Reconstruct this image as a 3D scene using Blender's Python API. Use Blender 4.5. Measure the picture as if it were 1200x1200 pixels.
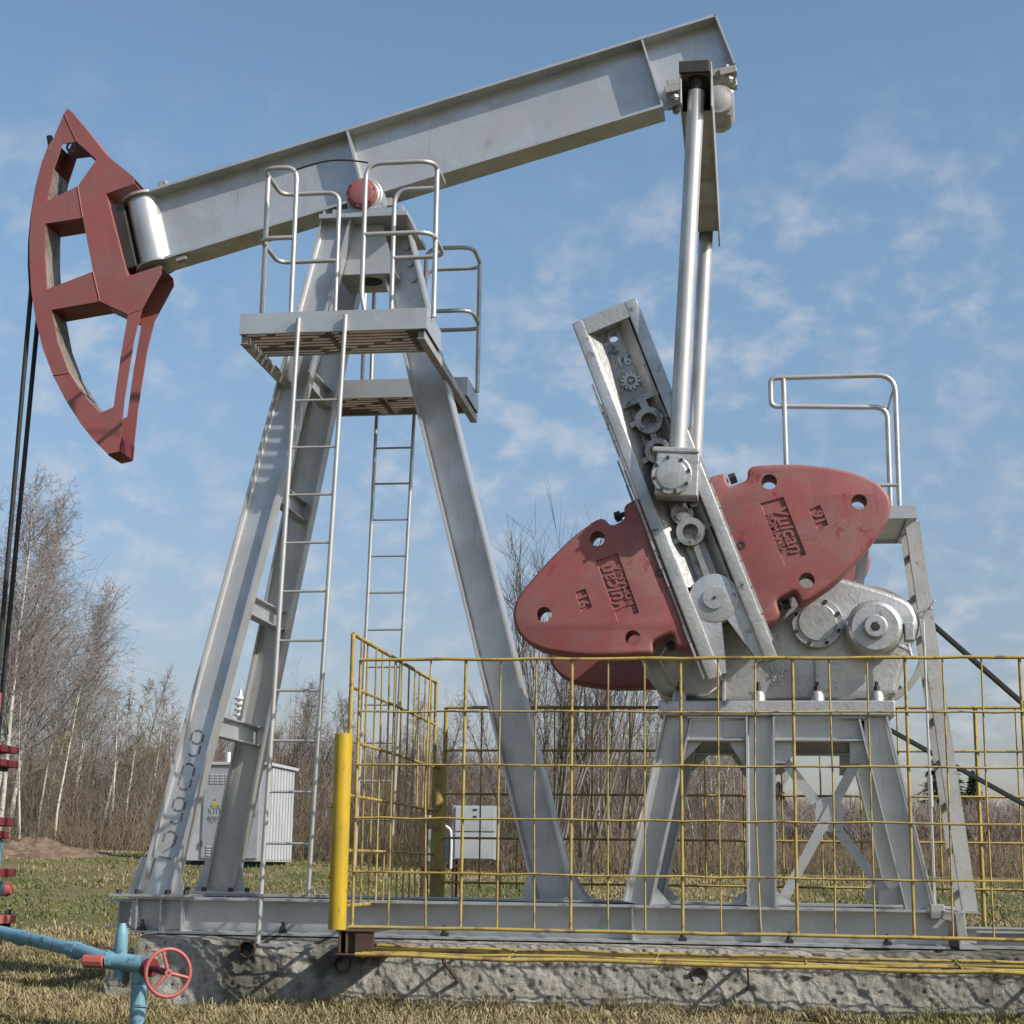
import bpy, math, random
import numpy as np
from mathutils import Vector, Matrix, noise
from mathutils.geometry import tessellate_polygon

V = Vector
R = math.radians
random.seed(7)
rng = np.random.default_rng(7)
for o in list(bpy.data.objects):
    bpy.data.objects.remove(o)
scene = bpy.context.scene
COL = scene.collection

# ------------------------------------------------------------------ camera
F_PX = 1950.0
YAW, PITCH, ROLL = R(8.3), R(12.0), R(0.8)
CAM = V((0.0, -12.7, 1.02))
ROT = Matrix.Rotation(YAW, 3, 'Z') @ Matrix.Rotation(R(90) + PITCH, 3, 'X') @ Matrix.Rotation(ROLL, 3, 'Z')
cd = bpy.data.cameras.new('camera')
cam = bpy.data.objects.new('camera', cd)
COL.objects.link(cam)
cam.location = CAM
cam.rotation_euler = ROT.to_euler()
cd.sensor_width = 36.0
cd.lens = F_PX / 1200.0 * 36.0
cd.clip_end = 3000.0
cd.clip_start = 0.1
scene.camera = cam

# ------------------------------------------------------------------ sky and sun
SUN = V((2.5, -1.15, 2.05)).normalized()
world = bpy.data.worlds.new("World")
scene.world = world
world.use_nodes = True
wn, wl = world.node_tree.nodes, world.node_tree.links
bg = wn['Background']
bg.inputs['Strength'].default_value = 0.105
sky = wn.new('ShaderNodeTexSky')
sky.sky_type = 'NISHITA'
sky.sun_disc = False
sky.sun_elevation = math.asin(SUN.z)
sky.sun_rotation = math.atan2(SUN.x, SUN.y)
sky.altitude = 200
sky.air_density = 1.0
sky.dust_density = 1.6
sky.ozone_density = 1.6
wtc = wn.new('ShaderNodeTexCoord')
sep = wn.new('ShaderNodeSeparateXYZ')
wl.new(wtc.outputs['Generated'], sep.inputs[0])
zp = wn.new('ShaderNodeMath'); zp.operation = 'ADD'; zp.inputs[1].default_value = 0.55
wl.new(sep.outputs['Z'], zp.inputs[0])
zm = wn.new('ShaderNodeMath'); zm.operation = 'MAXIMUM'; zm.inputs[1].default_value = 0.05
wl.new(zp.outputs[0], zm.inputs[0])
dx = wn.new('ShaderNodeMath'); dx.operation = 'DIVIDE'
dy = wn.new('ShaderNodeMath'); dy.operation = 'DIVIDE'
wl.new(sep.outputs['X'], dx.inputs[0]); wl.new(zm.outputs[0], dx.inputs[1])
wl.new(sep.outputs['Y'], dy.inputs[0]); wl.new(zm.outputs[0], dy.inputs[1])
cmb = wn.new('ShaderNodeCombineXYZ')
wl.new(dx.outputs[0], cmb.inputs[0]); wl.new(dy.outputs[0], cmb.inputs[1])


def wnoise(scale, detail, rough, off):
    mp = wn.new('ShaderNodeMapping'); mp.inputs['Location'].default_value = off
    wl.new(cmb.outputs[0], mp.inputs['Vector'])
    n = wn.new('ShaderNodeTexNoise')
    n.inputs['Scale'].default_value = scale
    n.inputs['Detail'].default_value = detail
    n.inputs['Roughness'].default_value = rough
    n.inputs['Distortion'].default_value = 0.1
    wl.new(mp.outputs[0], n.inputs['Vector'])
    return n


n1 = wnoise(25.0, 6, 0.54, (3.1, 1.7, 0.0))
n2 = wnoise(4.2, 3, 0.5, (2.3, 0.6, 0.0))
r1 = wn.new('ShaderNodeMapRange'); r1.interpolation_type = 'SMOOTHSTEP'
r1.inputs[1].default_value = 0.42; r1.inputs[2].default_value = 0.74
wl.new(n1.outputs['Fac'], r1.inputs[0])
r2 = wn.new('ShaderNodeMapRange'); r2.interpolation_type = 'SMOOTHSTEP'
r2.inputs[1].default_value = 0.28; r2.inputs[2].default_value = 0.60
wl.new(n2.outputs['Fac'], r2.inputs[0])
# clouds thin out towards the zenith and into the horizon haze
rz = wn.new('ShaderNodeMapRange'); rz.interpolation_type = 'SMOOTHSTEP'
rz.inputs[1].default_value = 0.47; rz.inputs[2].default_value = 0.33
wl.new(sep.outputs['Z'], rz.inputs[0])
m1 = wn.new('ShaderNodeMath'); m1.operation = 'MULTIPLY'
wl.new(r1.outputs[0], m1.inputs[0]); wl.new(r2.outputs[0], m1.inputs[1])
m2 = wn.new('ShaderNodeMath'); m2.operation = 'MULTIPLY'
wl.new(m1.outputs[0], m2.inputs[0]); wl.new(rz.outputs[0], m2.inputs[1])
m3 = wn.new('ShaderNodeMath'); m3.operation = 'MULTIPLY'; m3.inputs[1].default_value = 0.66
wl.new(m2.outputs[0], m3.inputs[0])
mixc = wn.new('ShaderNodeMix'); mixc.data_type = 'RGBA'
mixc.inputs['B'].default_value = (4.3, 4.55, 5.0, 1)
wl.new(m3.outputs[0], mixc.inputs['Factor'])
hz = wn.new('ShaderNodeMapRange'); hz.interpolation_type = 'SMOOTHSTEP'
hz.inputs[1].default_value = 0.0; hz.inputs[2].default_value = 0.42
wl.new(sep.outputs['Z'], hz.inputs[0])
tint = wn.new('ShaderNodeMix'); tint.data_type = 'RGBA'
tint.inputs['A'].default_value = (0.80, 0.70, 0.715, 1)      # thin spring haze low down
tint.inputs['B'].default_value = (1.12, 1.20, 1.15, 1)
wl.new(hz.outputs[0], tint.inputs['Factor'])
hazy = wn.new('ShaderNodeMix'); hazy.data_type = 'RGBA'; hazy.blend_type = 'MULTIPLY'
hazy.inputs['Factor'].default_value = 1.0
wl.new(sky.outputs[0], hazy.inputs['A']); wl.new(tint.outputs['Result'], hazy.inputs['B'])
wl.new(hazy.outputs['Result'], mixc.inputs['A'])
wl.new(mixc.outputs['Result'], bg.inputs['Color'])

sd = bpy.data.lights.new('sun', 'SUN')
sd.energy = 4.6
sd.angle = R(0.6)
sd.color = (1.0, 0.94, 0.86)
sun = bpy.data.objects.new('sun', sd)
COL.objects.link(sun)
sun.rotation_euler = SUN.to_track_quat('Z', 'Y').to_euler()
sun.location = (20, -10, 30)

scene.view_settings.view_transform = 'Standard'
scene.view_settings.look = 'None'
scene.view_settings.exposure = 0.42
scene.view_settings.gamma = 1.0
scene.view_settings.use_curve_mapping = False


# ------------------------------------------------------------------ measuring helpers
def ray(px, py):
    return ROT @ V(((px - 600) / F_PX, -(py - 600) / F_PX, -1.0))


def at(px, py, y):
    """the world point on the vertical plane Y = y that the photograph shows at px, py"""
    d = ray(px, py)
    return CAM + d * ((y - CAM.y) / d.y)


def xz(px, py, y):
    p = at(px, py, y)
    return (p.x, p.z)


# ------------------------------------------------------------------ materials
def new_mat(name):
    m = bpy.data.materials.new(name)
    m.use_nodes = True
    nt = m.node_tree
    return m, nt.nodes, nt.links, nt.nodes['Principled BSDF']


def noise_node(n, l, scale, detail=6, rough=0.6, stretch=None, coord='Object', dist=0.0):
    tc = n.new('ShaderNodeTexCoord')
    t = n.new('ShaderNodeTexNoise')
    t.inputs['Scale'].default_value = scale
    t.inputs['Detail'].default_value = detail
    t.inputs['Roughness'].default_value = rough
    t.inputs['Distortion'].default_value = dist
    if stretch:
        mp = n.new('ShaderNodeMapping')
        mp.inputs['Scale'].default_value = stretch
        l.new(tc.outputs[coord], mp.inputs[0])
        l.new(mp.outputs[0], t.inputs['Vector'])
    else:
        l.new(tc.outputs[coord], t.inputs['Vector'])
    return t


def ramp(n, l, src, a, b, lo=0.0, hi=1.0):
    r = n.new('ShaderNodeMapRange')
    r.interpolation_type = 'SMOOTHSTEP'
    r.inputs[1].default_value = a
    r.inputs[2].default_value = b
    r.inputs[3].default_value = lo
    r.inputs[4].default_value = hi
    l.new(src, r.inputs[0])
    return r.outputs[0]


def mixcol(n, l, fac, a, b):
    m = n.new('ShaderNodeMix')
    m.data_type = 'RGBA'
    l.new(fac, m.inputs['Factor'])
    for k, c in (('A', a), ('B', b)):
        if isinstance(c, tuple):
            m.inputs[k].default_value = (*c, 1)
        else:
            l.new(c, m.inputs[k])
    return m.outputs['Result']


def bump(n, l, bsdf, h, strength, dist=0.01):
    b = n.new('ShaderNodeBump')
    b.inputs['Strength'].default_value = strength
    b.inputs['Distance'].default_value = dist
    l.new(h, b.inputs['Height'])
    l.new(b.outputs[0], bsdf.inputs['Normal'])


def paint(name, base, alt, dirt, rough=0.5, metal=0.0, wear=(0.62, 0.75), wear_scale=9, bmp=0.12,
          streak=True, blotch=2.5, rust_amt=1.0, coarse=60):
    m, n, l, b = new_mat(name)
    t1 = noise_node(n, l, blotch, 5, 0.6)
    c = mixcol(n, l, ramp(n, l, t1.outputs['Fac'], 0.35, 0.68), base, alt)
    if streak:
        tp = noise_node(n, l, 1.3, 2, 0.4, dist=0.6)
        c = mixcol(n, l, ramp(n, l, tp.outputs['Fac'], 0.535, 0.55, 0, 0.30), c, tuple(min(1, x * 0.72) for x in base))
        tr = noise_node(n, l, 3.0, 7, 0.7, (9, 9, 0.35))
        c = mixcol(n, l, ramp(n, l, tr.outputs['Fac'], 0.62, 0.76, 0, 0.5), c, (0.16, 0.105, 0.065))
        tg = noise_node(n, l, 1.7, 8, 0.75, (1.6, 1.6, 0.8), dist=0.8)
        c = mixcol(n, l, ramp(n, l, tg.outputs['Fac'], 0.60, 0.72, 0, 0.45), c, tuple(x * 0.35 + 0.01 for x in base))
        t2 = noise_node(n, l, 5, 6, 0.65, (6, 6, 0.5))
        c = mixcol(n, l, ramp(n, l, t2.outputs['Fac'], 0.56, 0.80, 0, 0.55), c, tuple(x * 0.55 for x in base))
    t3 = noise_node(n, l, wear_scale, 9, 0.72, dist=0.3)
    c = mixcol(n, l, ramp(n, l, t3.outputs['Fac'], wear[0], wear[1], 0, rust_amt), c, dirt)
    t4 = noise_node(n, l, 34, 4, 0.7)
    c = mixcol(n, l, ramp(n, l, t4.outputs['Fac'], 0.3, 0.7, 0.0, 0.22), c, tuple(x * 0.6 for x in base))
    l.new(c, b.inputs['Base Color'])
    l.new(ramp(n, l, t1.outputs['Fac'], 0.3, 0.7, rough - 0.08, rough + 0.12), b.inputs['Roughness'])
    b.inputs['Metallic'].default_value = metal
    t5 = noise_node(n, l, coarse, 5, 0.6)
    bump(n, l, b, t5.outputs['Fac'], bmp, 0.006)
    return m


ALU = paint('aluminium_paint', (0.525, 0.535, 0.54), (0.425, 0.433, 0.438), (0.14, 0.115, 0.09), 0.37, 0.58,
            wear=(0.66, 0.80), wear_scale=7)
ALU_DIRTY = paint('weathered_aluminium_paint', (0.42, 0.415, 0.395), (0.28, 0.275, 0.26), (0.09, 0.075, 0.055), 0.5, 0.35,
                  wear=(0.55, 0.70), wear_scale=10, bmp=0.35)
CAST = paint('silver_cast_iron', (0.545, 0.55, 0.545), (0.36, 0.362, 0.358), (0.10, 0.085, 0.065), 0.35, 0.60,
             wear=(0.57, 0.70), wear_scale=9, bmp=0.7, coarse=26)
CAST_SHADE = paint('shaded_grimy_cast_iron', (0.40, 0.395, 0.38), (0.25, 0.245, 0.235), (0.06, 0.052, 0.042), 0.36, 0.5,
                  wear=(0.50, 0.64), wear_scale=8, bmp=0.7, coarse=26)  # darker copy of CAST: shade of the sunk web in its colour, plus grime
TUBE = paint('galvanised_tube', (0.54, 0.535, 0.515), (0.40, 0.395, 0.385), (0.12, 0.10, 0.08), 0.4, 0.55,
             wear=(0.64, 0.78), wear_scale=14)
RED = paint('faded_red_paint', (0.265, 0.070, 0.068), (0.225, 0.105, 0.098), (0.20, 0.022, 0.026), 0.58, 0.0,
            wear=(0.57, 0.66), wear_scale=5, bmp=0.35, blotch=3.5)
RED_HEAD = paint('faded_horsehead_red', (0.265, 0.077, 0.073), (0.215, 0.092, 0.086), (0.12, 0.035, 0.03), 0.6, 0.0,
                 wear=(0.64, 0.8), wear_scale=8, bmp=0.1)
RED_VALVE = paint('pinkish_red_paint', (0.36, 0.088, 0.078), (0.29, 0.075, 0.066), (0.12, 0.03, 0.025), 0.5, 0.0,
                  wear=(0.62, 0.75), wear_scale=16)
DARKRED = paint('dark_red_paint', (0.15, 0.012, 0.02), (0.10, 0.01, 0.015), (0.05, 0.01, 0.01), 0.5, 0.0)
BLUE = paint('pale_blue_paint', (0.15, 0.30, 0.37), (0.10, 0.22, 0.29), (0.06, 0.06, 0.055), 0.5, 0.0,
             wear=(0.54, 0.64), wear_scale=14)
YEL = paint('yellow_paint', (0.46, 0.31, 0.012), (0.36, 0.235, 0.012), (0.12, 0.06, 0.02), 0.5, 0.0,
            wear=(0.58, 0.68), wear_scale=11)
YEL_RUST = paint('rusty_yellow_paint', (0.37, 0.275, 0.065), (0.29, 0.205, 0.058), (0.14, 0.08, 0.038), 0.65, 0.0,
                 wear=(0.50, 0.62), wear_scale=6)
RUST = paint('rusty_steel', (0.085, 0.045, 0.028), (0.055, 0.033, 0.024), (0.16, 0.14, 0.11), 0.8, 0.0,
             wear=(0.6, 0.7), wear_scale=14)
RUBBER = paint('black_rubber', (0.012, 0.016, 0.015), (0.018, 0.02, 0.02), (0.03, 0.03, 0.03), 0.7, 0.0, streak=False)
BOLT = paint('dark_steel', (0.07, 0.065, 0.06), (0.05, 0.045, 0.04), (0.10, 0.06, 0.04), 0.5, 0.6, streak=False)
STENCIL = paint('dark_stencil_paint', (0.10, 0.105, 0.13), (0.17, 0.175, 0.20), (0.2, 0.2, 0.2), 0.6, 0.0, wear=(0.62, 0.7),
                wear_scale=40)
CREAM = paint('rust_stained_cream', (0.38, 0.34, 0.27), (0.28, 0.25, 0.20), (0.12, 0.08, 0.05), 0.6, 0.0, wear=(0.55, 0.66))
CREAM_SHADE = paint('shaded_stained_cream', (0.22, 0.195, 0.16), (0.12, 0.10, 0.08), (0.07, 0.045, 0.03), 0.6, 0.0, wear=(0.5, 0.6))  # darker copy of CREAM, shade of the inner web put into the colour
KIOSK = paint('grey_kiosk_paint', (0.43, 0.45, 0.47), (0.37, 0.39, 0.41), (0.2, 0.19, 0.17), 0.5, 0.1, wear=(0.68, 0.8))
KIOSK_D = paint('darker_kiosk_paint', (0.31, 0.335, 0.36), (0.28, 0.30, 0.325), (0.2, 0.19, 0.17), 0.5, 0.1, wear=(0.7, 0.8))
WHITE = paint('white_enamel', (0.62, 0.62, 0.60), (0.5, 0.5, 0.48), (0.2, 0.18, 0.15), 0.35, 0.0, wear=(0.66, 0.8))
CABLE = paint('white_conduit', (0.6, 0.6, 0.57), (0.5, 0.5, 0.47), (0.2, 0.2, 0.2), 0.5, 0.0)
WARN = paint('warning_yellow', (0.42, 0.34, 0.05), (0.36, 0.3, 0.05), (0.1, 0.1, 0.05), 0.6, 0.0)
GRATE = paint('rusty_grating', (0.22, 0.165, 0.13), (0.13, 0.10, 0.085), (0.22, 0.2, 0.18), 0.7, 0.2, wear=(0.6, 0.72))


def concrete_mat():
    m, n, l, b = new_mat('rough_concrete')
    t1 = noise_node(n, l, 2.2, 8, 0.65)
    c = mixcol(n, l, ramp(n, l, t1.outputs['Fac'], 0.35, 0.65), (0.44, 0.415, 0.37), (0.30, 0.28, 0.245))
    t2 = noise_node(n, l, 14, 8, 0.7)
    c = mixcol(n, l, ramp(n, l, t2.outputs['Fac'], 0.50, 0.66, 0, 0.8), c, (0.19, 0.175, 0.145))
    v = n.new('ShaderNodeTexVoronoi')
    tc = n.new('ShaderNodeTexCoord')
    v.inputs['Scale'].default_value = 22
    l.new(tc.outputs['Object'], v.inputs['Vector'])
    c = mixcol(n, l, ramp(n, l, v.outputs['Distance'], 0.05, 0.35, 0.45, 0.0), c, (0.40, 0.385, 0.35))
    t3 = noise_node(n, l, 1.1, 4, 0.6)
    c = mixcol(n, l, ramp(n, l, t3.outputs['Fac'], 0.52, 0.62, 0, 0.85), c, (0.11, 0.105, 0.075))
    t6 = noise_node(n, l, 2.6, 7, 0.7, (3.0, 3.0, 0.7))
    c = mixcol(n, l, ramp(n, l, t6.outputs['Fac'], 0.57, 0.68, 0, 0.7), c, (0.12, 0.11, 0.085))
    l.new(c, b.inputs['Base Color'])
    b.inputs['Roughness'].default_value = 0.92
    t4 = noise_node(n, l, 16, 10, 0.75)
    bump(n, l, b, t4.outputs['Fac'], 1.0, 0.07)
    return m


CONC = concrete_mat()


def simple(name, a, bcol, scale=3, rough=0.9, lo=0.35, hi=0.65, coord='Object'):
    m, n, l, b = new_mat(name)
    t = noise_node(n, l, scale, 5, 0.65, coord=coord)
    l.new(mixcol(n, l, ramp(n, l, t.outputs['Fac'], lo, hi), a, bcol), b.inputs['Base Color'])
    b.inputs['Roughness'].default_value = rough
    b.inputs['Specular IOR Level'].default_value = 0.2
    return m


G_GREEN = simple('green_grass', (0.105, 0.135, 0.038), (0.145, 0.16, 0.052), 0.8)
G_OLIVE = simple('olive_grass', (0.165, 0.155, 0.064), (0.21, 0.185, 0.082), 0.8)
G_STRAW = simple('straw_grass', (0.225, 0.178, 0.09), (0.29, 0.228, 0.12), 0.8)
G_PALE = simple('bleached_grass', (0.34, 0.285, 0.165), (0.26, 0.215, 0.12), 0.8)
BARK_B = None


def birch_bark():
    m, n, l, b = new_mat('birch_bark')
    t = noise_node(n, l, 3.0, 6, 0.7, (3, 3, 9))
    c = mixcol(n, l, ramp(n, l, t.outputs['Fac'], 0.54, 0.62), (0.46, 0.44, 0.39), (0.07, 0.06, 0.05))
    t2 = noise_node(n, l, 1.1, 4, 0.6, (1, 1, 1))
    c = mixcol(n, l, ramp(n, l, t2.outputs['Fac'], 0.45, 0.7, 0, 0.6), c, (0.25, 0.22, 0.18))
    l.new(c, b.inputs['Base Color'])
    b.inputs['Roughness'].default_value = 0.85
    return m


BIRCH = birch_bark()
TWIG = simple('grey_brown_twigs', (0.185, 0.158, 0.142), (0.26, 0.225, 0.205), 1.0)
TWIG_R = simple('reddish_brown_twigs', (0.135, 0.102, 0.084), (0.185, 0.142, 0.118), 1.0)
TWIG_Y = simple('yellowish_twigs', (0.135, 0.112, 0.065), (0.175, 0.145, 0.085), 1.0)
TWIG_D = simple('dark_twigs', (0.075, 0.062, 0.052), (0.115, 0.095, 0.08), 1.0)
GREYBARK = simple('grey_bark', (0.14, 0.12, 0.10), (0.21, 0.185, 0.155), 2.0)
NEEDLE = simple('spruce_needles', (0.016, 0.035, 0.016), (0.028, 0.05, 0.022), 2.0)
SOIL = simple('brown_soil', (0.095, 0.066, 0.045), (0.17, 0.125, 0.085), 3.0)


def ground_mat():
    m, n, l, b = new_mat('spring_meadow_soil')
    t1 = noise_node(n, l, 0.28, 6, 0.62)
    c = mixcol(n, l, ramp(n, l, t1.outputs['Fac'], 0.40, 0.60), (0.105, 0.115, 0.042), (0.22, 0.18, 0.092))
    t2 = noise_node(n, l, 2.5, 8, 0.7)
    c = mixcol(n, l, ramp(n, l, t2.outputs['Fac'], 0.45, 0.65, 0, 0.7), c, (0.13, 0.10, 0.055))
    t3 = noise_node(n, l, 22, 8, 0.7)
    c = mixcol(n, l, ramp(n, l, t3.outputs['Fac'], 0.4, 0.65, 0, 0.7), c, (0.06, 0.055, 0.03))
    l.new(c, b.inputs['Base Color'])
    b.inputs['Roughness'].default_value = 0.95
    b.inputs['Specular IOR Level'].default_value = 0.1
    bump(n, l, b, t3.outputs['Fac'], 0.7, 0.05)
    return m


GROUND = ground_mat()

# ------------------------------------------------------------------ mesh helpers
WLOC = {}


def fillet(pts, r, n=5):
    """round the corners of a polyline"""
    out = [pts[0]]
    for i in range(1, len(pts) - 1):
        p, a, b = pts[i], pts[i - 1], pts[i + 1]
        u, w = (a - p), (b - p)
        rr = min(r, u.length * 0.48, w.length * 0.48)
        p0, p2 = p + u.normalized() * rr, p + w.normalized() * rr
        for k in range(n + 1):
            t = k / n
            out.append(p0 * (1 - t) ** 2 + p * 2 * t * (1 - t) + p2 * t * t)
    out.append(pts[-1])
    return out


def chaikin(pts, it=1, q=0.25):
    for _ in range(it):
        o = []
        for i in range(len(pts)):
            a, b = V(pts[i]), V(pts[(i + 1) % len(pts)])
            o.append(tuple(a.lerp(b, q)))
            o.append(tuple(a.lerp(b, 1 - q)))
        pts = o
    return pts


def area2(p):
    return 0.5 * sum(p[i][0] * p[(i + 1) % len(p)][1] - p[(i + 1) % len(p)][0] * p[i][1] for i in range(len(p)))


def inset(p, d):
    """shift a counter-clockwise polygon inwards by d"""
    out = []
    n = len(p)
    for i in range(n):
        a, b, c = V(p[i - 1]), V(p[i]), V(p[(i + 1) % n])
        e1, e2 = (b - a), (c - b)
        if e1.length < 1e-7 or e2.length < 1e-7:
            out.append(tuple(b)); continue
        e1.normalize(); e2.normalize()
        n1, n2 = V((-e1.y, e1.x)), V((-e2.y, e2.x))
        m = n1 + n2
        if m.length < 1e-4:
            m = n1.copy()
        m.normalize()
        k = max(0.5, m.dot(n1))
        out.append(tuple(b + m * (d / k)))
    return out


def circ(cx, cz, r, n=20):
    return [(cx + r * math.cos(2 * math.pi * k / n), cz + r * math.sin(2 * math.pi * k / n)) for k in range(n)]


# builders of these names hold several separate pieces: each becomes an object of its own
SPLIT = {'anchor_bolts': 'anchor_bolt', 'foot_bolts': 'foot_bolt', 'splice_bolts': 'splice_bolt', 'bearing_bolts': 'bearing_bolt', 'cap_bolts': 'cap_bolt',
         'cover_bolts': 'cover_bolt', 'flange_bolts': 'flange_bolt', 'post_bolts': 'post_bolt', 'gussets': 'gusset', 'bearers': 'platform_bearer',
         'struts': 'platform_strut', 'bosses': 'pin_boss', 'racks': 'rack_strip', 'rails': 'crank_rail', 'nose_flanges': 'nose_flange', 'clamps': 'hinge_clamp',
         'ribs': 'casting_rib', 'sockets': 'rope_socket', 'wall_brackets': 'wall_bracket', 'bearing_clamps': 'bearing_clamp', 'diaphragms': 'head_diaphragm',
         'foot_brackets': 'ladder_foot_bracket', 'linkages': 'brake_linkage', 'flanks': 'rail_flank', 'louvres': 'vent_louvre', 'marks': 'triangle_mark',
         'meter_labels': 'meter_label', 'hubs': 'crank_hub', 'brackets': 'brake_bracket', 'rods': 'brake_rod'}


class MB:
    def __init__(self):
        self.v, self.f = [], []

    def add(self, vs, fs):
        o = len(self.v)
        self.v += [tuple(p) for p in vs]
        self.f += [tuple(i + o for i in f) for f in fs]
        return self

    def box(self, c, h, ax=None):
        c = V(c)
        X, Y, Z = ax if ax else (V((1, 0, 0)), V((0, 1, 0)), V((0, 0, 1)))
        vs = [c + X * (sx * h[0]) + Y * (sy * h[1]) + Z * (sz * h[2])
              for sz in (-1, 1) for sy in (-1, 1) for sx in (-1, 1)]
        self.add(vs, [(0, 2, 3, 1), (4, 5, 7, 6), (0, 1, 5, 4), (2, 6, 7, 3), (0, 4, 6, 2), (1, 3, 7, 5)])
        return self

    def span(self, a, b):
        a, b = V(a), V(b)
        return self.box((a + b) / 2, [abs(b[i] - a[i]) / 2 for i in range(3)])

    def prism(self, prof, p0, p1, u, v):
        """extrude a 2-D profile (in u, v) from p0 to p1"""
        n = len(prof)
        vs = [p0 + u * a + v * b for a, b in prof] + [p1 + u * a + v * b for a, b in prof]
        fs = [(i, (i + 1) % n, n + (i + 1) % n, n + i) for i in range(n)]
        fs.append(tuple(range(n))[::-1])
        fs.append(tuple(range(n, 2 * n)))
        return self.add(vs, fs)

    def ibeam(self, p0, p1, u, v, h, b, tw, tf):
        """I section: depth h along u, flange width b along v"""
        H, B, W = h / 2, b / 2, tw / 2
        k = min(0.012, tf)
        prof = [(-H, -B), (-H, B), (-H + tf, B), (-H + tf, W + k), (-H + tf + k, W), (H - tf - k, W), (H - tf, W + k), (H - tf, B),
                (H, B), (H, -B), (H - tf, -B), (H - tf, -W - k), (H - tf - k, -W), (-H + tf + k, -W), (-H + tf, -W - k), (-H + tf, -B)]
        return self.prism(prof, p0, p1, u, v)

    def bar(self, p0, p1, w, d, up=None):
        p0, p1 = V(p0), V(p1)
        a = (p1 - p0).normalized()
        up = V(up) if up else V((0, 1, 0))
        if abs(a.dot(up)) > 0.98:
            up = V((1, 0, 0))
        s = a.cross(up).normalized()
        t = s.cross(a).normalized()
        return self.box((p0 + p1) / 2, ((p1 - p0).length / 2, w / 2, d / 2), (a, s, t))

    def tube(self, pts, r, n=10, closed=False):
        pts = [V(p) for p in pts]
        m = len(pts)
        rs = r if isinstance(r, (list, tuple)) else [r] * m
        base = len(self.v)
        prev = None
        for i, p in enumerate(pts):
            if closed:
                d = pts[(i + 1) % m] - pts[i - 1]
            else:
                d = pts[min(i + 1, m - 1)] - pts[max(i - 1, 0)]
            d.normalize()
            if prev is None:
                a = V((0, 0, 1)) if abs(d.z) < 0.9 else V((1, 0, 0))
                s = d.cross(a).normalized()
            else:
                s = (prev - d * prev.dot(d)).normalized()
            prev = s
            t = d.cross(s)
            for k in range(n):
                q = 2 * math.pi * k / n
                self.v.append(tuple(p + (s * math.cos(q) + t * math.sin(q)) * rs[i]))
        for i in range(m if closed else m - 1):
            j = (i + 1) % m
            for k in range(n):
                k2 = (k + 1) % n
                self.f.append((base + i * n + k, base + i * n + k2, base + j * n + k2, base + j * n + k))
        if not closed:
            self.f.append(tuple(base + k for k in range(n))[::-1])
            self.f.append(tuple(base + (m - 1) * n + k for k in range(n)))
        return self

    def cyl(self, p0, p1, r, n=24, r1=None):
        return self.tube([p0, p1], [r, r if r1 is None else r1], n)

    def lathe(self, p0, axis, prof, n=32):
        """revolve (distance along axis, radius) pairs"""
        p0, axis = V(p0), V(axis).normalized()
        return self.tube_exact([p0 + axis * a for a, _ in prof], [r for _, r in prof], axis, n)

    def tube_exact(self, pts, rs, axis, n):
        a = V((0, 0, 1)) if abs(axis.z) < 0.9 else V((1, 0, 0))
        s = axis.cross(a).normalized()
        t = axis.cross(s)
        base = len(self.v)
        for p, r in zip(pts, rs):
            for k in range(n):
                q = 2 * math.pi * k / n
                self.v.append(tuple(p + (s * math.cos(q) + t * math.sin(q)) * max(r, 1e-4)))
        for i in range(len(pts) - 1):
            for k in range(n):
                k2 = (k + 1) % n
                self.f.append((base + i * n + k, base + i * n + k2, base + (i + 1) * n + k2, base + (i + 1) * n + k))
        self.f.append(tuple(base + k for k in range(n))[::-1])
        self.f.append(tuple(base + (len(pts) - 1) * n + k for k in range(n)))
        return self

    def hexbolt(self, p, axis, r, h):
        return self.cyl(V(p), V(p) + V(axis) * h, r, 6)

    def plate(self, outer, y0, y1, holes=(), recess=(), rd=0.02, rnd=0.0, back=True):
        """a slab in the XZ plane between y0 (near) and y1 with through holes, sunk panels, rounded near rim"""
        if area2(outer) < 0:
            outer = outer[::-1]
        rings = []
        if rnd > 0:
            for k in range(4):
                q = k / 3 * math.pi / 2
                rings.append((inset(outer, rnd * (1 - math.sin(q))), y0 + rnd * (1 - math.cos(q))))
        else:
            rings.append((outer, y0))
        rings.append((outer, y1))
        n = len(outer)
        base = len(self.v)
        for p, y in rings:
            self.v += [(a, y, b) for a, b in p]
        for i in range(len(rings) - 1):
            for k in range(n):
                k2 = (k + 1) % n
                self.f.append((base + i * n + k, base + i * n + k2, base + (i + 1) * n + k2, base + (i + 1) * n + k))

        def cap(loops, ids, flip):
            tri = tessellate_polygon([[V((a, b, 0)) for a, b in lp] for lp in loops])
            flat = [i for idl in ids for i in idl]
            for t in tri:
                f = tuple(flat[i] for i in t)
                if len(set(f)) < 3:
                    continue
                a, b, c = (V(self.v[i]) for i in f)
                nrm = (b - a).cross(c - a)
                if nrm.length < 1e-10:
                    continue
                if (nrm.y > 0) != flip:
                    f = f[::-1]
                self.f.append(f)

        front_l, front_i = [rings[0][0]], [list(range(base, base + n))]
        back_l, back_i = [outer], [list(range(base + (len(rings) - 1) * n, base + len(rings) * n))]
        for h in holes:
            if area2(h) > 0:
                h = h[::-1]
            m = len(h)
            o = len(self.v)
            self.v += [(a, y0, b) for a, b in h] + [(a, y1, b) for a, b in h]
            for k in range(m):
                k2 = (k + 1) % m
                self.f.append((o + k, o + k2, o + m + k2, o + m + k))
            front_l.append(h); front_i.append(list(range(o, o + m)))
            back_l.append(h); back_i.append(list(range(o + m, o + 2 * m)))
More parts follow.
